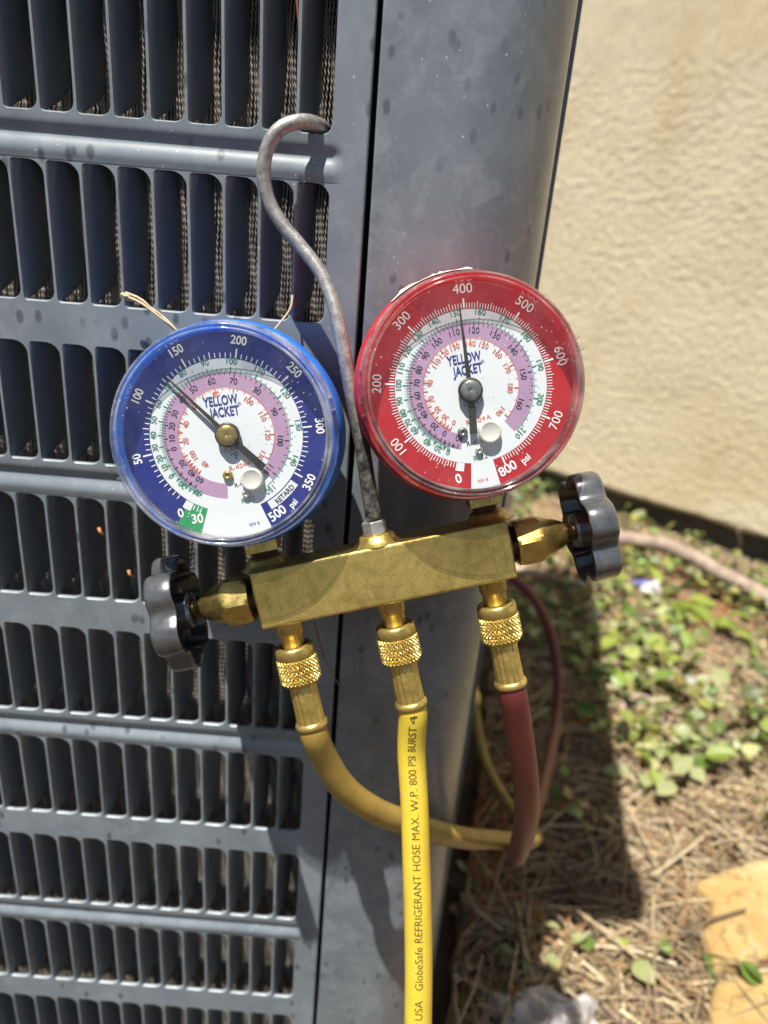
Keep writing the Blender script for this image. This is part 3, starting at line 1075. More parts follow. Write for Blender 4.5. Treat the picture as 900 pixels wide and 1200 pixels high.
    ann(p, 0.01615, 0.01632, rv[0][2], rv[-1][2], y3, 3)
    put_text(p, 'YELLOW', 0.0044, 0, 0, y3, 4, True, 0.66, rot=-4 if blue else -1, xz=(lx - 0.0003, ly + 0.0019))
    put_text(p, 'JACKET', 0.0044, 0, 0, y3, 4, True, 0.66, rot=-4 if blue else -1, xz=(lx + 0.0003, ly - 0.0020))
    put_text(p, '®', 0.0016, 0, 0, y3, 4, False, 1.0, rot=0, xz=(lx + 0.0057, ly - 0.0004))
    part('dial_lettering', p, [M_white_ink, M_green_ink, M_black_ink, M_orange_ink, M_logo_ink], case)
    # needle
    hx_, hz_ = (0.0008, 0.0001) if blue else (-0.0007, -0.0011)
    at, lt_, ab, lb = (-34.3, 0.0292, 144.5, 0.0162) if blue else (3.2, 0.0280, 186.0, 0.0146)
    nb = MB()
    yn = yd - 0.0022
    def quadbar(a, r0, r1, w0, w1):
        a = math.radians(a)
        s_, c_ = math.sin(a), math.cos(a)
        vs = []
        for yy in (yn, yn + 0.0005):
            for r, w_ in ((r0, w0), (r1, w1)):
                for sg in (-1, 1):
                    vs.append((hx_ + r * s_ + sg * w_ / 2 * c_, yy, hz_ + r * c_ - sg * w_ / 2 * s_))
        nb.add(vs, [(0, 1, 3, 2), (4, 6, 7, 5), (0, 4, 5, 1), (2, 3, 7, 6), (0, 2, 6, 4), (1, 5, 7, 3)], 0, False)
    quadbar(at, 0.0, lt_, 0.0017, 0.00035)
    quadbar(ab, 0.0, lb, 0.0018, 0.0027)
    HB = Matrix.Translation((hx_, yn, hz_)) @ F
    nb.lathe([(0.0041, -0.0010), (0.0042, 0.0004), (0.0038, 0.0008), (0.0034, 0.0008)], HB, n=40)
    nb.lathe([(0.0034, 0.0007), (0.0034, 0.0014), (0.0031, 0.0017), (0.0006, 0.0017), (0.0, 0.0014)], HB, n=40, mi=1)
    part('needle', nb, [M_needle, M_hub_brass if blue else M_hub_grey], case)
    # rivet and adjusting screw on the dial
    for nm, x, z, r, mt in [('stop_pin', *((-0.0025, -0.0132) if blue else (-0.0057, -0.0144)), 0.0017, M_hub_brass if blue else M_hub_grey), ('adjusting_screw', *((0.0021, -0.0206) if blue else (-0.0013, -0.0216)), 0.0013, M_silver)]:
        q = MB()
        q.lathe([(r, 0.0), (r, 0.0010), (r * 0.8, 0.0014), (r * 0.35, 0.0015), (r * 0.3, 0.0010), (0.0, 0.0010)], Matrix.Translation((x, yd, z)) @ F, n=24)
        part(nm, q, mt, case)
    # clear lens: front disc with a plug, and the wall with its snap flange
    yl = -0.0182
    q = MB()
    q.lathe([(0.0, 0.0), (0.0340, 0.0)], Matrix.Translation((0, yl, 0)) @ F, n=96)
    part('lens', q, M_lens, case)
    q = MB()
    q.lathe([(0.0340, 0.0182), (0.0342, 0.0187), (0.0346, 0.0189), (0.0350, 0.0188), (0.0352, 0.0184), (0.0355, 0.0184), (0.0357, 0.0188), (0.0361, 0.0189), (0.0366, 0.0184), (0.0369, 0.0170), (0.0372, 0.0128), (0.0378, 0.0120), (0.0382, 0.0112), (0.0381, 0.0098), (0.0376, 0.0094)], F, n=96)
    q.lathe([(0.0340, 0.0182), (0.0341, 0.0150), (0.0344, 0.0112)], F, n=96)
    rim = part('lens_rim', q, M_lens_blue if blue else M_lens_red, case)
    # molded tabs on the lens rim
    for a in ((-97, 85, 178) if blue else (-90, -74, 80, 178)):
        a = math.radians(a)
        for sg in (-0.055, 0.055):
            c_, s_ = math.cos(a + sg), math.sin(a + sg)
            Mx = Matrix.Translation((0.0373 * s_, 0, 0.0373 * c_)) @ Matrix.Rotation(a + sg, 4, 'Y')
            q = MB()
            q.box(-0.00025, 0.00025, -0.0165, -0.0118, -0.0005, 0.0010, M=Mx)
            part('lens_tab', q, M_lens_blue if blue else M_lens_red, case)
    nbx, nbz = (0.0054, -0.0160) if blue else (0.0033, -0.0160)
    q = MB()
    q.lathe([(0.0036, 0.0), (0.0039, 0.0010), (0.0039, 0.0022), (0.0036, 0.0028), (0.0032, 0.0030), (0.0029, 0.0027), (0.0, 0.0027)], Matrix.Translation((nbx, yd, nbz)) @ F, n=40)
    part('vent_plug', q, M_nub, case)
    # stem: threaded neck and square brass block under the case
    q = MB()
    q.lathe([(0.0050, 0.0), (0.0050, 0.0006), (0.0044, 0.0008), (0.0050, 0.0013), (0.0044, 0.0018), (0.0050, 0.0023), (0.0044, 0.003)], Matrix.Translation((0, YA, BH / 2 + 0.0030 - cz)), n=32, mi=1)
    q.box(-0.0060, 0.0060, YA - 0.0060, YA + 0.0060, BH / 2 + 0.0058 - cz, BH / 2 + 0.0135 - cz)
    part('gauge_stem', q, [M_brass, M_thread], case, bevel=0.0005)
    return case


gb = build_gauge('blue', -S + 0.0004, ZC)
gr = build_gauge('red', S - 0.0004, ZC - 0.0006)
# torn paper residue on top of the red case
mb = MB()
P = []
for k, a in enumerate(np.linspace(-32, 12, 26)):
    a = math.radians(a)
    j = 0.0014 * abs(noise.noise((k * 0.9, 1, 2)))
    row = []
    for yy, rr in ((-0.0092, 0.0389), (-0.0080 + j, 0.0392 + j), (-0.0040 + 2 * j, 0.0387 + j * 0.8), (0.001 + 3 * j, 0.0381)):
        row.append((rr * math.sin(a), yy, rr * math.cos(a)))
    P.append(row)
mb.grid(P)
part('torn_label', mb, plain('paper_residue', (0.72, 0.64, 0.56), 0.8, 0, 0.25, 300), gr)

# ------------------------------------------------------------------ hoses
def knurl_mb():
    mb = MB()
    nn = 30
    prof = [(0.0050, 0.0), (0.0066, -0.0004), (0.0074, 0.0002), (0.0077, 0.0012), (0.0077, 0.0040), (0.0074, 0.0044)]
    mb.lathe(prof, n=60)
    def tri(x):
        x = x % 1.0
        return 1 - abs(2 * x - 1)
    rows = 29
    prof = [(0.0074, 0.0044 + 0.0098 * k / (rows - 1)) for k in range(rows)]
    def fr(r, h, a, k):
        u = a / (2 * PI) * nn
        vv = (h - 0.0044) / (2 * PI * 0.0077 / nn)
        d = min(tri(u + vv), tri(u - vv))
        e = min(1, (h - 0.0042) / 0.0006, (0.0144 - h) / 0.0006)
        return r + 0.00075 * min(1, d * 1.9) * e
    mb.lathe(prof, n=nn * 6, fr=fr, smooth=False)
    mb.lathe([(0.0074, 0.0142), (0.0073, 0.0148), (0.0066, 0.0156), (0.0050, 0.0158)], n=60)
    return mb


def ferrule_mb():
    mb = MB()
    fr = lambda r, h, a, k: r * (1 + (0.07 * abs(math.cos(7 * a)) - 0.04 if 0 < k < 5 else 0))
    mb.lathe([(0.0048, 0.0), (0.0052, 0.0010), (0.0053, 0.0030), (0.0053, 0.009), (0.0055, 0.0150), (0.0055, 0.0160)], n=112, fr=fr)
    mb.lathe([(0.0055, 0.0160), (0.0062, 0.0164), (0.0065, 0.0174), (0.0064, 0.0184), (0.0059, 0.0188), (0.0050, 0.0186)], n=48)
    return mb


kme = knurl_mb().mesh('knurled_nut', M_brass)
fme = ferrule_mb().mesh('ferrule', M_brass)


def hose(label, x, path, mt, rad=0.0057, n=220):
    Mh = MM @ axis(x, YA, -BH / 2 - 0.0108, (0, 0, -1))
    root = thing('refrigerant_hose', label, 'hose', Mh)
    link('knurled_nut', kme, root)
    link('ferrule', fme, root, (0, 0, 0.0152))
    Mi = Mh.inverted()
    start = [Vector((0, 0, 0.0336)), Vector((0, 0, 0.037))]
    pts = [tuple(v) for v in start] + [tuple(Mi @ Vector(p)) for p in path]
    sp, L = spline(pts, n)
    mb = MB()
    mb.tube(sp, rad, 40)
    part('hose_tube', mb, mt, root)
    return root, Mh, sp


cpath = [(0.0482, -0.0511, 0.4237), (0.0512, -0.0581, 0.4039), (0.0541, -0.0664, 0.3808), (0.0569, -0.0748, 0.3575), (0.059, -0.082, 0.3372), (0.0606, -0.0892, 0.3168), (0.0628, -0.0991, 0.2897), (0.064, -0.115, 0.25), (0.065, -0.14, 0.19), (0.066, -0.19, 0.10), (0.07, -0.26, 0.045), (0.08, -0.36, 0.018), (0.10, -0.6, 0.016)]
lpath = [(0.0135, -0.05, 0.4148), (0.0227, -0.045, 0.3952), (0.0366, -0.036, 0.3758), (0.054, -0.022, 0.3556), (0.0705, -0.008, 0.3367), (0.0925, 0.020, 0.3052), (0.1161, 0.055, 0.2695), (0.1386, 0.085, 0.2382), (0.1598, 0.12, 0.2037), (0.1757, 0.16, 0.1671), (0.1855, 0.21, 0.1253), (0.1894, 0.27, 0.0802), (0.1831, 0.33, 0.0558), (0.1729, 0.38, 0.052), (0.1640, 0.41, 0.0758), (0.158, 0.43, 0.1031)]
rpath = [(0.0911, -0.043, 0.4342), (0.097, -0.039, 0.4137), (0.1034, -0.032, 0.3888), (0.1095, -0.02, 0.3595), (0.1154, 0.0, 0.3247), (0.1231, 0.03, 0.2843), (0.1389, 0.08, 0.2351), (0.1649, 0.15, 0.1811), (0.1956, 0.23, 0.1419), (0.2275, 0.32, 0.1162), (0.2484, 0.39, 0.1127), (0.2521, 0.43, 0.1434), (0.2422, 0.45, 0.1829), (0.2195, 0.46, 0.2214), (0.1936, 0.47, 0.2421), (0.168, 0.475, 0.2571)]
hl, _, _ = hose('dull ochre yellow hose curving from the left port behind the other hoses', -0.0401, lpath, M_ochre)
hr, _, _ = hose('dark red hose hanging from the right port and looping back', 0.0401, rpath, M_red_hose)
hc, Mh, sp = hose('bright yellow hose with black printing hanging straight down in the middle', 0.0, cpath, M_yellow)

# service valves on the cabinet side where the two outer hoses end
for nm, p, d in (('service_valve', lpath[-1], (lpath[-1][0] - lpath[-3][0], lpath[-1][1] - lpath[-3][1], lpath[-1][2] - lpath[-3][2])), ('service_valve', rpath[-1], (rpath[-1][0] - rpath[-3][0], rpath[-1][1] - rpath[-3][1], rpath[-1][2] - rpath[-3][2]))):
    mb = MB()
    mb.lathe([(0.0, -0.012), (0.0060, -0.012), (0.0080, -0.011), (0.0080, 0.002), (0.0065, 0.003), (0.0065, 0.030), (0.0, 0.030)], axis(p[0] + UL.x, p[1] + UL.y, p[2] + UL.z, d), n=24)
    part(nm, mb, M_brass, unit)

# printing wrapped on the middle hose
camL = Mh.inverted() @ CAM
seg = np.linalg.norm(np.diff(sp, axis=0), axis=1)
cum = np.concatenate([[0], np.cumsum(seg)])


def on_hose(s, ang_off):
    """point on the tube at length s from the coupling, ang_off (rad) from the side facing the lens"""
    P = Vector([np.interp(s, cum, sp[:, k]) for k in range(3)])
    P2 = Vector([np.interp(s + 0.001, cum, sp[:, k]) for k in range(3)])
    t_ = (P2 - P).normalized()
    fwd = PRINT_DIR - t_ * PRINT_DIR.dot(t_)
    fwd.normalize()
    side = t_.cross(fwd)
    return P + (0.0057 + 0.00009) * (math.cos(ang_off) * fwd + math.sin(ang_off) * side), side


PRINT_DIR = (Mh.inverted().to_3x3() @ Vector((-0.05, -0.90, 0.42))).normalized()


def refine(V, F2, lim=0.0007):
    V = [tuple(v) for v in V]
    todo = []
    for f in F2:
        todo += [(f[0], f[i], f[i + 1]) for i in range(1, len(f) - 1)]
    cache, out = {}, []
    def mid(a, b_):
        k = (min(a, b_), max(a, b_))
        if k not in cache:
            cache[k] = len(V)
            V.append(((V[a][0] + V[b_][0]) / 2, (V[a][1] + V[b_][1]) / 2))
        return cache[k]
    while todo:
        a, b_, c = todo.pop()
        L_ = [(math.dist(V[a], V[b_]), a, b_, c), (math.dist(V[b_], V[c]), b_, c, a), (math.dist(V[c], V[a]), c, a, b_)]
        l_, p_, q_, r_ = max(L_)
        if l_ > lim:
            m_ = mid(p_, q_)
            todo += [(p_, m_, r_), (m_, q_, r_)]
        else:
            out.append((a, b_, c))
    return np.array(V), out


def hose_text(mb, s, size, s0, sx=1.0, track=0.0, length=None):
    V, F2, wd_ = text_shape(s, size, False, sx, track)
    if length:
        V[:, 0] *= length / wd_
        wd_ = length
    V, F2 = refine(V, F2)
    out = []
    # text x runs up the hose (towards the coupling), text y points to the left side
    _, side = on_hose(s0, 0)
    left = (Mh.to_3x3() @ side).dot(rt) < 0
    for x, y in V:
        out.append(on_hose(s0 - (x + wd_ / 2), (y / 0.0057) * (1 if left else -1))[0])
    mb.add(out, F2, 0, False)


mb = MB()
sb = 0.0
hose_text(mb, 'GlobeSafe REFRIGERANT HOSE MAX. W.P. 800 PSI BURST 4', 0.0045, 0.1175, length=0.1155)
part('printed_lettering', mb, M_print, hc)
mb = MB()
hose_text(mb, 'USA', 0.0045, 0.1300, length=0.0085)
part('printed_lettering', mb, M_print, hc)

# ------------------------------------------------------------------ little dry bits caught on the cabinet
def bit(name, label, cat, pts, r, mt, group=None):
    p0 = Vector(pts[0])
    q, _ = spline([tuple(Vector(p) - p0) for p in pts], 12)
    mb = MB()
    mb.tube(q, [r * (1 - 0.5 * i / 11) for i in range(12)], 6)
    o = part(name, mb, mt, None, p0)
    return tag(o, label, cat, group)


M_drygrass = plain('dry_grass', (0.55, 0.42, 0.26), 0.7, 0, 0.3, 200)
M_rust = plain('rust_needle', (0.30, 0.12, 0.05), 0.7, 0, 0.3, 200)
tw = thing('dry_grass_twist', 'twisted dry grass stem poking out behind the blue gauge at upper left', 'dry grass', Matrix.Translation((-0.0745, -0.006, 0.5868)))
base_ = [(-0.0745, -0.006, 0.5868), (-0.0685, -0.007, 0.5849), (-0.0619, -0.008, 0.5809), (-0.055, -0.010, 0.577), (-0.050, -0.011, 0.572)]
for k, (dx, dz) in enumerate([(0, 0), (0.0004, 0.0014), (-0.0002, -0.0012)]):
    pts = [Vector(p) - Vector(base_[0]) + Vector((dx * i, 0.0003 * k, dz * math.sin(i * 1.3 + k))) for i, p in enumerate(base_)]
    q, _ = spline([tuple(p) for p in pts], 14)
    mb = MB(); mb.tube(q, [0.00055 * (1 - 0.4 * i / 13) for i in range(14)], 6)
    part('grass_stem', mb, M_drygrass, tw)
mb = MB()
for k in range(5):
    a = k * 1.3
    mb.tube([(0.0015, 0, 0), (-0.001 + 0.0008 * math.cos(a), 0.001 * math.sin(a), 0.0006 + 0.0007 * math.cos(a * 2))], [0.0007, 0.0004], 5)
part('frayed_end', mb, M_drygrass, tw)
bit('grass_blade', 'curved dry grass blade over the top right of the blue gauge', 'dry grass', [(-0.012, -0.004, 0.5923), (-0.0125, -0.006, 0.5872), (-0.0165, -0.010, 0.5811), (-0.019, -0.012, 0.578)], 0.0005, M_drygrass)
bit('pine_needle', 'thin brown needle hanging beside the left hose coupling', 'pine needle', [(0.0052, -0.035, 0.4698), (0.0094, -0.030, 0.4507), (0.0164, -0.025, 0.4327)], 0.0004, M_rust)
bit('rust_needle', 'rust brown needle stuck in a louver at the top of the panel', 'pine needle', [(-0.0148, 0.003, 0.690), (-0.0137, 0.003, 0.6805), (-0.0131, 0.004, 0.6751)], 0.0006, M_rust)
M_flake = plain('orange_flake', (0.55, 0.24, 0.10), 0.7)
bit('seed_husk', 'tiny orange husk in the upper louver left of the black handwheel', 'seed husk', [(-0.0950, 0.002, 0.4862), (-0.0940, 0.001, 0.4848), (-0.0932, 0.002, 0.4832)], 0.0009, M_flake)
bit('seed_husk', 'tiny orange husk in the louver next to the black handwheel', 'seed husk', [(-0.0830, 0.002, 0.4665), (-0.0822, 0.001, 0.4650), (-0.0815, 0.002, 0.4635)], 0.0009, M_flake)

# ------------------------------------------------------------------ ground detail
def tint_mesh(name, V, F2, tints, mt):
    me = bpy.data.meshes.new(name)
    me.from_pydata(V, [], F2)
    at = me.color_attributes.new('tint', 'FLOAT_COLOR', 'POINT')
    at.data.foreach_set('color', np.concatenate([np.asarray(tints, float), np.ones((len(tints), 1))], 1).ravel())
    me.materials.append(mt)
    me.update()
    return me


def on_pad(x, y):
    return x < 0.09 + 0.19 * max(y, 0) and y > -0.03


WALLN = Vector((0.64, 0.77))


def valid(x, y):
    if on_pad(x, y) or on_pad(x - 0.012, y): return False
    return (x - 0.43) * (-wn.x) + (y - 1.402) * (-wn.y) < 0.02


def region():
    while True:
        # denser near the lens
        y = -0.12 + 1.75 * random.random() ** 1.25
        x = random.uniform(0.05, 1.35)
        if x > 0.35 + 0.75 * (y + 0.25): continue
        if valid(x, y): return x, y


stones_w = [[(0.3584, 0.1592), (0.361, 0.1973), (0.3833, 0.2264), (0.3767, 0.2531), (0.4138, 0.2689), (0.4525, 0.2854), (0.4856, 0.2974), (0.523, 0.2901), (0.5049, 0.2188), (0.4596, 0.1738), (0.4153, 0.171), (0.3816, 0.165)],
            [(0.3302, 0.1005), (0.3393, 0.125), (0.3532, 0.1465), (0.3812, 0.1556), (0.4105, 0.1611), (0.4542, 0.1639), (0.4564, 0.1341), (0.4143, 0.0784), (0.3611, 0.0657), (0.331, 0.0724)]]


def in_poly(x, y, P):
    c = False
    for i in range(len(P)):
        (x0, y0), (x1, y1) = P[i], P[i - 1]
        if (y0 > y) != (y1 > y) and x < (x1 - x0) * (y - y0) / (y1 - y0) + x0: c = not c
    return c


def on_stone(x, y):
    return any(in_poly(x, y, P) for P in stones_w)


# pine straw and twigs
V, F2, TT = [], [], []
cols = [((0.34, 0.275, 0.19), 5), ((0.26, 0.195, 0.13), 5), ((0.42, 0.35, 0.255), 4), ((0.30, 0.18, 0.10), 1.5), ((0.14, 0.11, 0.08), 5), ((0.48, 0.425, 0.33), 2.5)]
cw = [c[1] for c in cols]
for k in range(19000):
    x, y = region()
    if on_stone(x, y): continue
    L = random.uniform(0.03, 0.13)
    wd_ = random.choice([0.0005, 0.0006, 0.0007, 0.0009, 0.0014])
    a = random.uniform(0, 2 * PI)
    z = gh(x, y) + random.uniform(0.001, 0.024)
    cc = random.choices(cols, cw)[0][0]
    red = noise.noise((x * 6, y * 6, 4.4))
    if red > 0.28 and random.random() < 0.55: cc = (0.38, 0.17, 0.07)
    kk = random.uniform(0.8, 1.4)
    cc = (cc[0] * kk * 1.05, cc[1] * kk, cc[2] * kk * 0.86)
    bend = random.uniform(-0.5, 0.5)
    o = len(V)
    px, py, pz = x, y, z
    tilt = random.uniform(-0.15, 0.22)
    for s_ in range(4):
        dx, dy = math.cos(a), math.sin(a)
        if on_pad(px - 0.004, py): px = 0.10 + 0.19 * max(py, 0)
        V += [(px - dy * wd_, py + dx * wd_, pz), (px + dy * wd_, py - dx * wd_, pz), (px, py, pz + wd_ * 1.2)]
        TT += [cc] * 3
        px += dx * L / 3; py += dy * L / 3; pz = max(gh(px, py) + 0.001, pz + tilt * L / 3)
        a += bend / 3
        tilt -= 0.1
    for s_ in range(3):
        b0 = o + s_ * 3
        F2 += [(b0, b0 + 3, b0 + 5, b0 + 2), (b0 + 2, b0 + 5, b0 + 4, b0 + 1)]
o = link('pine_straw', tint_mesh('pine_straw', V, F2, TT, M_straw))
tag(o, 'loose brown pine straw and thin twigs covering the soil', 'pine straw', kind='stuff')

# leaf shape
def leaf_pts(L=1.0, W=0.62, n=7, fold=0.12, curl=0.15):
    """midrib along +X; returns verts, faces"""
    vs, fs = [], []
    for i in range(n):
        u = i / (n - 1)
        wv_ = W / 2 * math.sin(PI * min(1, u ** 0.8)) ** 0.75 if 0 < i < n - 1 else 0.0
        zc = -curl * u * u
        vs += [(u * L, -wv_, zc + fold * wv_), (u * L, 0, zc), (u * L, wv_, zc + fold * wv_)]
    for i in range(n - 1):
        a = i * 3
        fs += [(a, a + 3, a + 4, a + 1), (a + 1, a + 4, a + 5, a + 2)]
    return vs, fs


# dry leaf litter and low ground cover, each one joined mass
def scatter_leaves(name, n, size, colset, mt, zr, tiltmax, W=0.55, keep=lambda x, y: True):
    V, F2, TT = [], [], []
    k = 0
    while k < n:
        x, y = region()
        if on_stone(x, y) or not keep(x, y): continue
        k += 1
        s_ = random.uniform(*size)
        vs, fs = leaf_pts(s_, s_ * W * random.uniform(0.8, 1.2), 5, random.uniform(-0.3, 0.5), random.uniform(-0.2, 0.5) * s_)
        M = Matrix.Translation((x, y, gh(x, y) + random.uniform(*zr))) @ Matrix.Rotation(random.uniform(0, 2 * PI), 4, 'Z') @ Matrix.Rotation(random.uniform(-tiltmax, tiltmax * 0.4), 4, 'Y') @ Matrix.Rotation(random.uniform(-tiltmax, tiltmax), 4, 'X')
        o = len(V)
        cc = [c * random.uniform(0.75, 1.25) for c in random.choice(colset)]
        V += [tuple(M @ Vector(v)) for v in vs]
        TT += [cc] * len(vs)
        F2 += [tuple(i + o for i in f) for f in fs]
    return link(name, tint_mesh(name, V, F2, TT, mt))


o = scatter_leaves('leaf_litter', 3400, (0.008, 0.026), [(0.33, 0.24, 0.15), (0.20, 0.13, 0.08), (0.42, 0.33, 0.22), (0.12, 0.085, 0.06), (0.30, 0.17, 0.09)], M_litter, (0.002, 0.016), 0.7)
tag(o, 'small dry brown leaf bits scattered over the soil', 'leaf litter', kind='stuff')
green = lambda x, y: noise.noise((x * 4.5, y * 4.5, 8.0)) + (0.42 if (x > 0.33 and y > 0.42 and y < 1.15) else -0.12) > 0.12
o = scatter_leaves('ground_cover', 2800, (0.008, 0.026), [(0.20, 0.24, 0.05), (0.12, 0.17, 0.035), (0.34, 0.36, 0.15), (0.08, 0.11, 0.035), (0.38, 0.38, 0.20), (0.30, 0.28, 0.08)], M_cover, (0.008, 0.065), 0.9, 0.80, green)
tag(o, 'low ground cover of small green leaves between the straw', 'ground cover', kind='stuff')

# individual leafy plants: every larger leaf is a part
lv = []
for q, (W, fold, curl) in enumerate([(0.66, 0.25, 0.15), (0.80, 0.15, 0.25), (0.55, 0.35, 0.05)]):
    for k in range(3):
        vs, fs = leaf_pts(1.0, W, 7, fold, curl)
        lv.append((q, k, MB().add(vs, fs).mesh('leaf', M_leaf[k])))


def leafmesh(kind):
    c = [m_ for (q, k, m_) in lv if k == kind]
    return random.choice(c)


plants = [
    (0.447, 0.709, 9, 0.032, 0, 'yellow green rounded leaf plant just right of the cabinet shadow edge'),
    (0.563, 0.864, 10, 0.034, 0, 'light green leafy plant in the brightest patch below the right handwheel'),
    (0.413, 0.768, 6, 0.030, 1, 'mid green plant half in the cabinet shadow'),
    (0.407, 0.572, 7, 0.034, 1, 'low green plant with one big rounded leaf by the shadow edge'),
    (0.474, 0.643, 8, 0.030, 0, 'yellow tipped small plant in the middle of the green patch'),
    (0.537, 0.958, 6, 0.026, 0, 'small bright plant beside the crumpled wrapper'),
    (0.424, 0.493, 7, 0.030, 2, 'pale leaved plant at the lower end of the green patch'),
    (0.610, 0.785, 8, 0.032, 0, 'lime green plant right of the green patch centre'),
    (0.698, 0.886, 8, 0.034, 2, 'pale green plant near the right edge below the fallen branch'),
    (0.676, 0.768, 7, 0.034, 1, 'deep green plant cut by the right edge of the photo'),
    (0.558, 0.655, 6, 0.032, 2, 'grey green plant with drooping leaves over red straw'),
    (0.378, 0.630, 6, 0.028, 1, 'dark green plant inside the cabinet shadow behind the red hose loop'),
    (0.422, 0.422, 7, 0.030, 2, 'pale dry looking plant above the flagstones'),
    (0.475, 0.421, 5, 0.026, 0, 'small yellowing plant at the back of the upper flagstone'),
    (0.375, 0.376, 5, 0.026, 2, 'faded plant with few leaves left of the upper flagstone'),
    (0.502, 1.195, 6, 0.030, 1, 'shaded green plant at the foot of the wall behind the handwheel'),
    (0.632, 1.270, 7, 0.030, 2, 'thin sprig in front of the dark wall recess'),
    (0.186, 0.253, 5, 0.017, 1, 'small green sprout in the shade under the red hose'),
    (0.200, 0.165, 3, 0.016, 2, 'two leafed pale sprout in the shade above the clear plastic bag'),
    (0.332, 0.186, 5, 0.015, 1, 'dark grey green sprig beside the gap between the flagstones'),
    (0.270, 0.155, 5, 0.016, 2, 'pale sprig at the lower end of the cabinet shadow edge'),
    (0.288, 0.502, 6, 0.028, 1, 'dark shaded plant under the red hose loop'),
    (0.408, 1.385, 6, 0.034, 1, 'green plant against the wall just under the red gauge'),
    (0.862, 1.220, 6, 0.028, 2, 'pale shoot by the wall at the right edge of the photo'),
]
for (x, y, nl, size, kind, lab) in plants:
    z0 = gh(x, y)
    root = thing('leafy_plant', lab, 'plant', Matrix.Translation((x, y, z0)), 'plants growing in the litter')
    mb = MB()
    tips = []
    ns = max(2, nl // 2)
    for k in range(ns):
        a = 2 * PI * k / ns + random.uniform(-0.5, 0.5)
        rr = random.uniform(0.012, 0.055)
        hh_ = random.uniform(0.018, 0.055)
        p = [(0, 0, -0.004), (rr * 0.3 * math.cos(a), rr * 0.3 * math.sin(a), hh_ * 0.6), (rr * math.cos(a), rr * math.sin(a), hh_)]
        q, _ = spline(p, 6)
        mb.tube(q, [0.0013, 0.0012, 0.0011, 0.001, 0.0009, 0.0007], 5)
        tips.append((Vector(p[2]), a))
        tips.append((Vector(q[3]), a + random.choice([-1.2, 1.2])))
    part('stem', mb, M_stem, root)
    for k in range(nl):
        p, a = tips[k % len(tips)]
        o = link('leaf', leafmesh(kind if random.random() < 0.7 else random.randint(0, 2)), root)
        s_ = size * random.uniform(0.9, 1.5)
        o.matrix_local = Matrix.Translation(p) @ Matrix.Rotation(a + random.uniform(-0.5, 0.5), 4, 'Z') @ Matrix.Rotation(random.uniform(-0.5, 0.35), 4, 'Y') @ Matrix.Rotation(random.uniform(-0.45, 0.45), 4, 'X') @ Matrix.Scale(s_, 4)

# flagstones
for P_, lab in zip(stones_w, ['larger upper yellow flagstone at the lower right', 'lower yellow flagstone in the bottom right corner']):
    cx = sum(p[0] for p in P_) / len(P_)
    cy = sum(p[1] for p in P_) / len(P_)
    pts = []
    n = len(P_)
    for i in range(n):
        a, b_ = Vector(P_[i]), Vector(P_[(i + 1) % n])
        for k in range(4):
            q = a.lerp(b_, k / 4)
            j = 0.0022 * noise.noise((q.x * 60, q.y * 60, 2))
            pts.append((q.x - cx + j, q.y - cy + j))
    mb = MB()
    rings = [(1.0, -0.02), (1.0, 0.022), (0.988, 0.027), (0.965, 0.0305), (0.8, 0.031), (0.6, 0.031), (0.4, 0.031), (0.2, 0.031), (0.001, 0.031)]
    mb.grid([[(x * s_, y * s_, z + (0.0035 * noise.noise((x * s_ * 28, y * s_ * 28, 6)) if z > 0.02 else 0)) for x, y in pts] for s_, z in rings], closed_v=True)
    area = sum(P_[i][0] * P_[(i + 1) % n][1] - P_[(i + 1) % n][0] * P_[i][1] for i in range(n))
    o = part('flagstone', mb, M_stone, None, (cx, cy, 0.0))
    tag(o, lab, 'paving stone', 'yellow flagstones')

# fallen branch and sticks
def branch(name, lab, pts, r0, r1, mt=M_bark):
    p0 = Vector(pts[0])
    q, _ = spline([tuple(Vector(p) - p0) for p in pts], 26)
    q = [Vector(p) + 0.12 * r0 * Vector((noise.noise((i * .5, 1, 0)), noise.noise((i * .5, 2, 0)), noise.noise((i * .5, 3, 0)))) * 3 for i, p in enumerate(q)]
    mb = MB()
    mb.tube(q, [(r0 + (r1 - r0) * i / 25) * (1 + 0.12 * noise.noise((i * 0.7, 5, r0))) for i in range(26)], 12)
    o = part(name, mb, mt, None, p0)
    return tag(o, lab, 'branch')


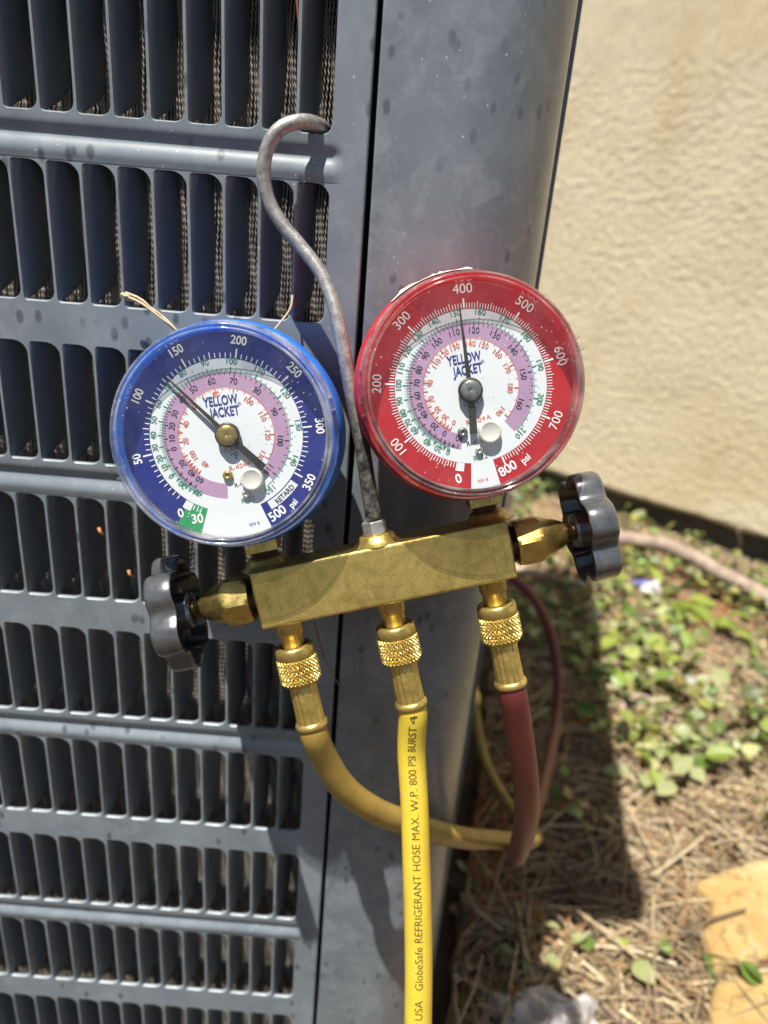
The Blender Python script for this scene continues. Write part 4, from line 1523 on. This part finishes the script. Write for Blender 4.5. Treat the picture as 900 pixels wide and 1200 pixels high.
branch('fallen_branch', 'thick greyish pink fallen branch lying along the wall', [(0.47, 1.10, 0.045), (0.575, 1.020, 0.075), (0.617, 0.977, 0.076), (0.675, 0.905, 0.070), (0.732, 0.850, 0.055), (0.80, 0.80, 0.040), (0.95, 0.74, 0.015)], 0.0150, 0.012)
branch('stick', 'pale stick under the right handwheel', [(0.28, 0.96, 0.022), (0.3483, 0.9209, 0.030), (0.43, 0.90, 0.028), (0.50, 0.93, 0.02)], 0.009, 0.006, plain('pale_wood', (0.45, 0.34, 0.25), 0.85, 0, 0.3, 50))
branch('curved_twig', 'curved grey twig at the lower end of the green patch', [(0.375, 0.50, 0.01), (0.39, 0.545, 0.03), (0.42, 0.56, 0.03), (0.455, 0.548, 0.012)], 0.0052, 0.004)
branch('thin_twig', 'thin straight twig lying left of the flagstones', [(0.30, 0.16, 0.012), (0.34, 0.25, 0.014), (0.40, 0.34, 0.012)], 0.0024, 0.0016)
branch('upright_twig', 'short leaning twig in front of the wall recess at right', [(0.80, 1.12, 0.0), (0.79, 1.10, 0.05), (0.77, 1.09, 0.09)], 0.004, 0.002)
branch('bottom_twig', 'pale twig beside the clear plastic bag', [(0.245, 0.125, 0.02), (0.268, 0.112, 0.017), (0.30, 0.09, 0.01)], 0.0024, 0.0016)

# crumpled clear bag and wrapper
def crumple(name, lab, cat, c, rx, ry, hh_, mt, seed):
    mb = MB()
    n, mth = 26, 16
    P = []
    for i in range(mth + 1):
        ph_ = (PI / 2) * i / mth
        row = []
        for k in range(n):
            a = 2 * PI * k / n
            v = Vector((math.cos(a) * math.cos(ph_), math.sin(a) * math.cos(ph_), math.sin(ph_)))
            j = 1 + 0.55 * noise.noise(v * 2.3 + Vector((seed, 0, 0))) + 0.28 * abs(noise.noise(v * 7 + Vector((0, seed, 0))))
            row.append((v.x * rx * j, v.y * ry * j, v.z * hh_ * j))
        P.append(row)
    mb.grid(P, closed_v=True, smooth=False)
    o = part(name, mb, mt, None, c)
    return tag(o, lab, cat)


crumple('plastic_bag', 'crumpled clear plastic bag at the bottom edge in the shade', 'plastic bag', (0.200, 0.098, 0.0), 0.046, 0.032, 0.044, M_bag, 3.3)
wr = crumple('snack_wrapper', 'small blue and white crumpled wrapper below the right handwheel', 'wrapper', (0.546, 0.904, 0.012), 0.020, 0.014, 0.026, plain('white_wrapper', (0.75, 0.76, 0.80), 0.3), 8.1)
mb = MB()
P = [[(-0.030 + 0.014 * i + 0.003 * noise.noise((i, j, 3)), 0.012 + 0.008 * j, 0.018 + 0.006 * noise.noise((i * .8, j, 1))) for j in range(4)] for i in range(4)]
mb.grid(P, smooth=False)
part('blue_flap', mb, plain('blue_wrapper', (0.14, 0.17, 0.55), 0.35), wr)

bpy.context.view_layer.update()
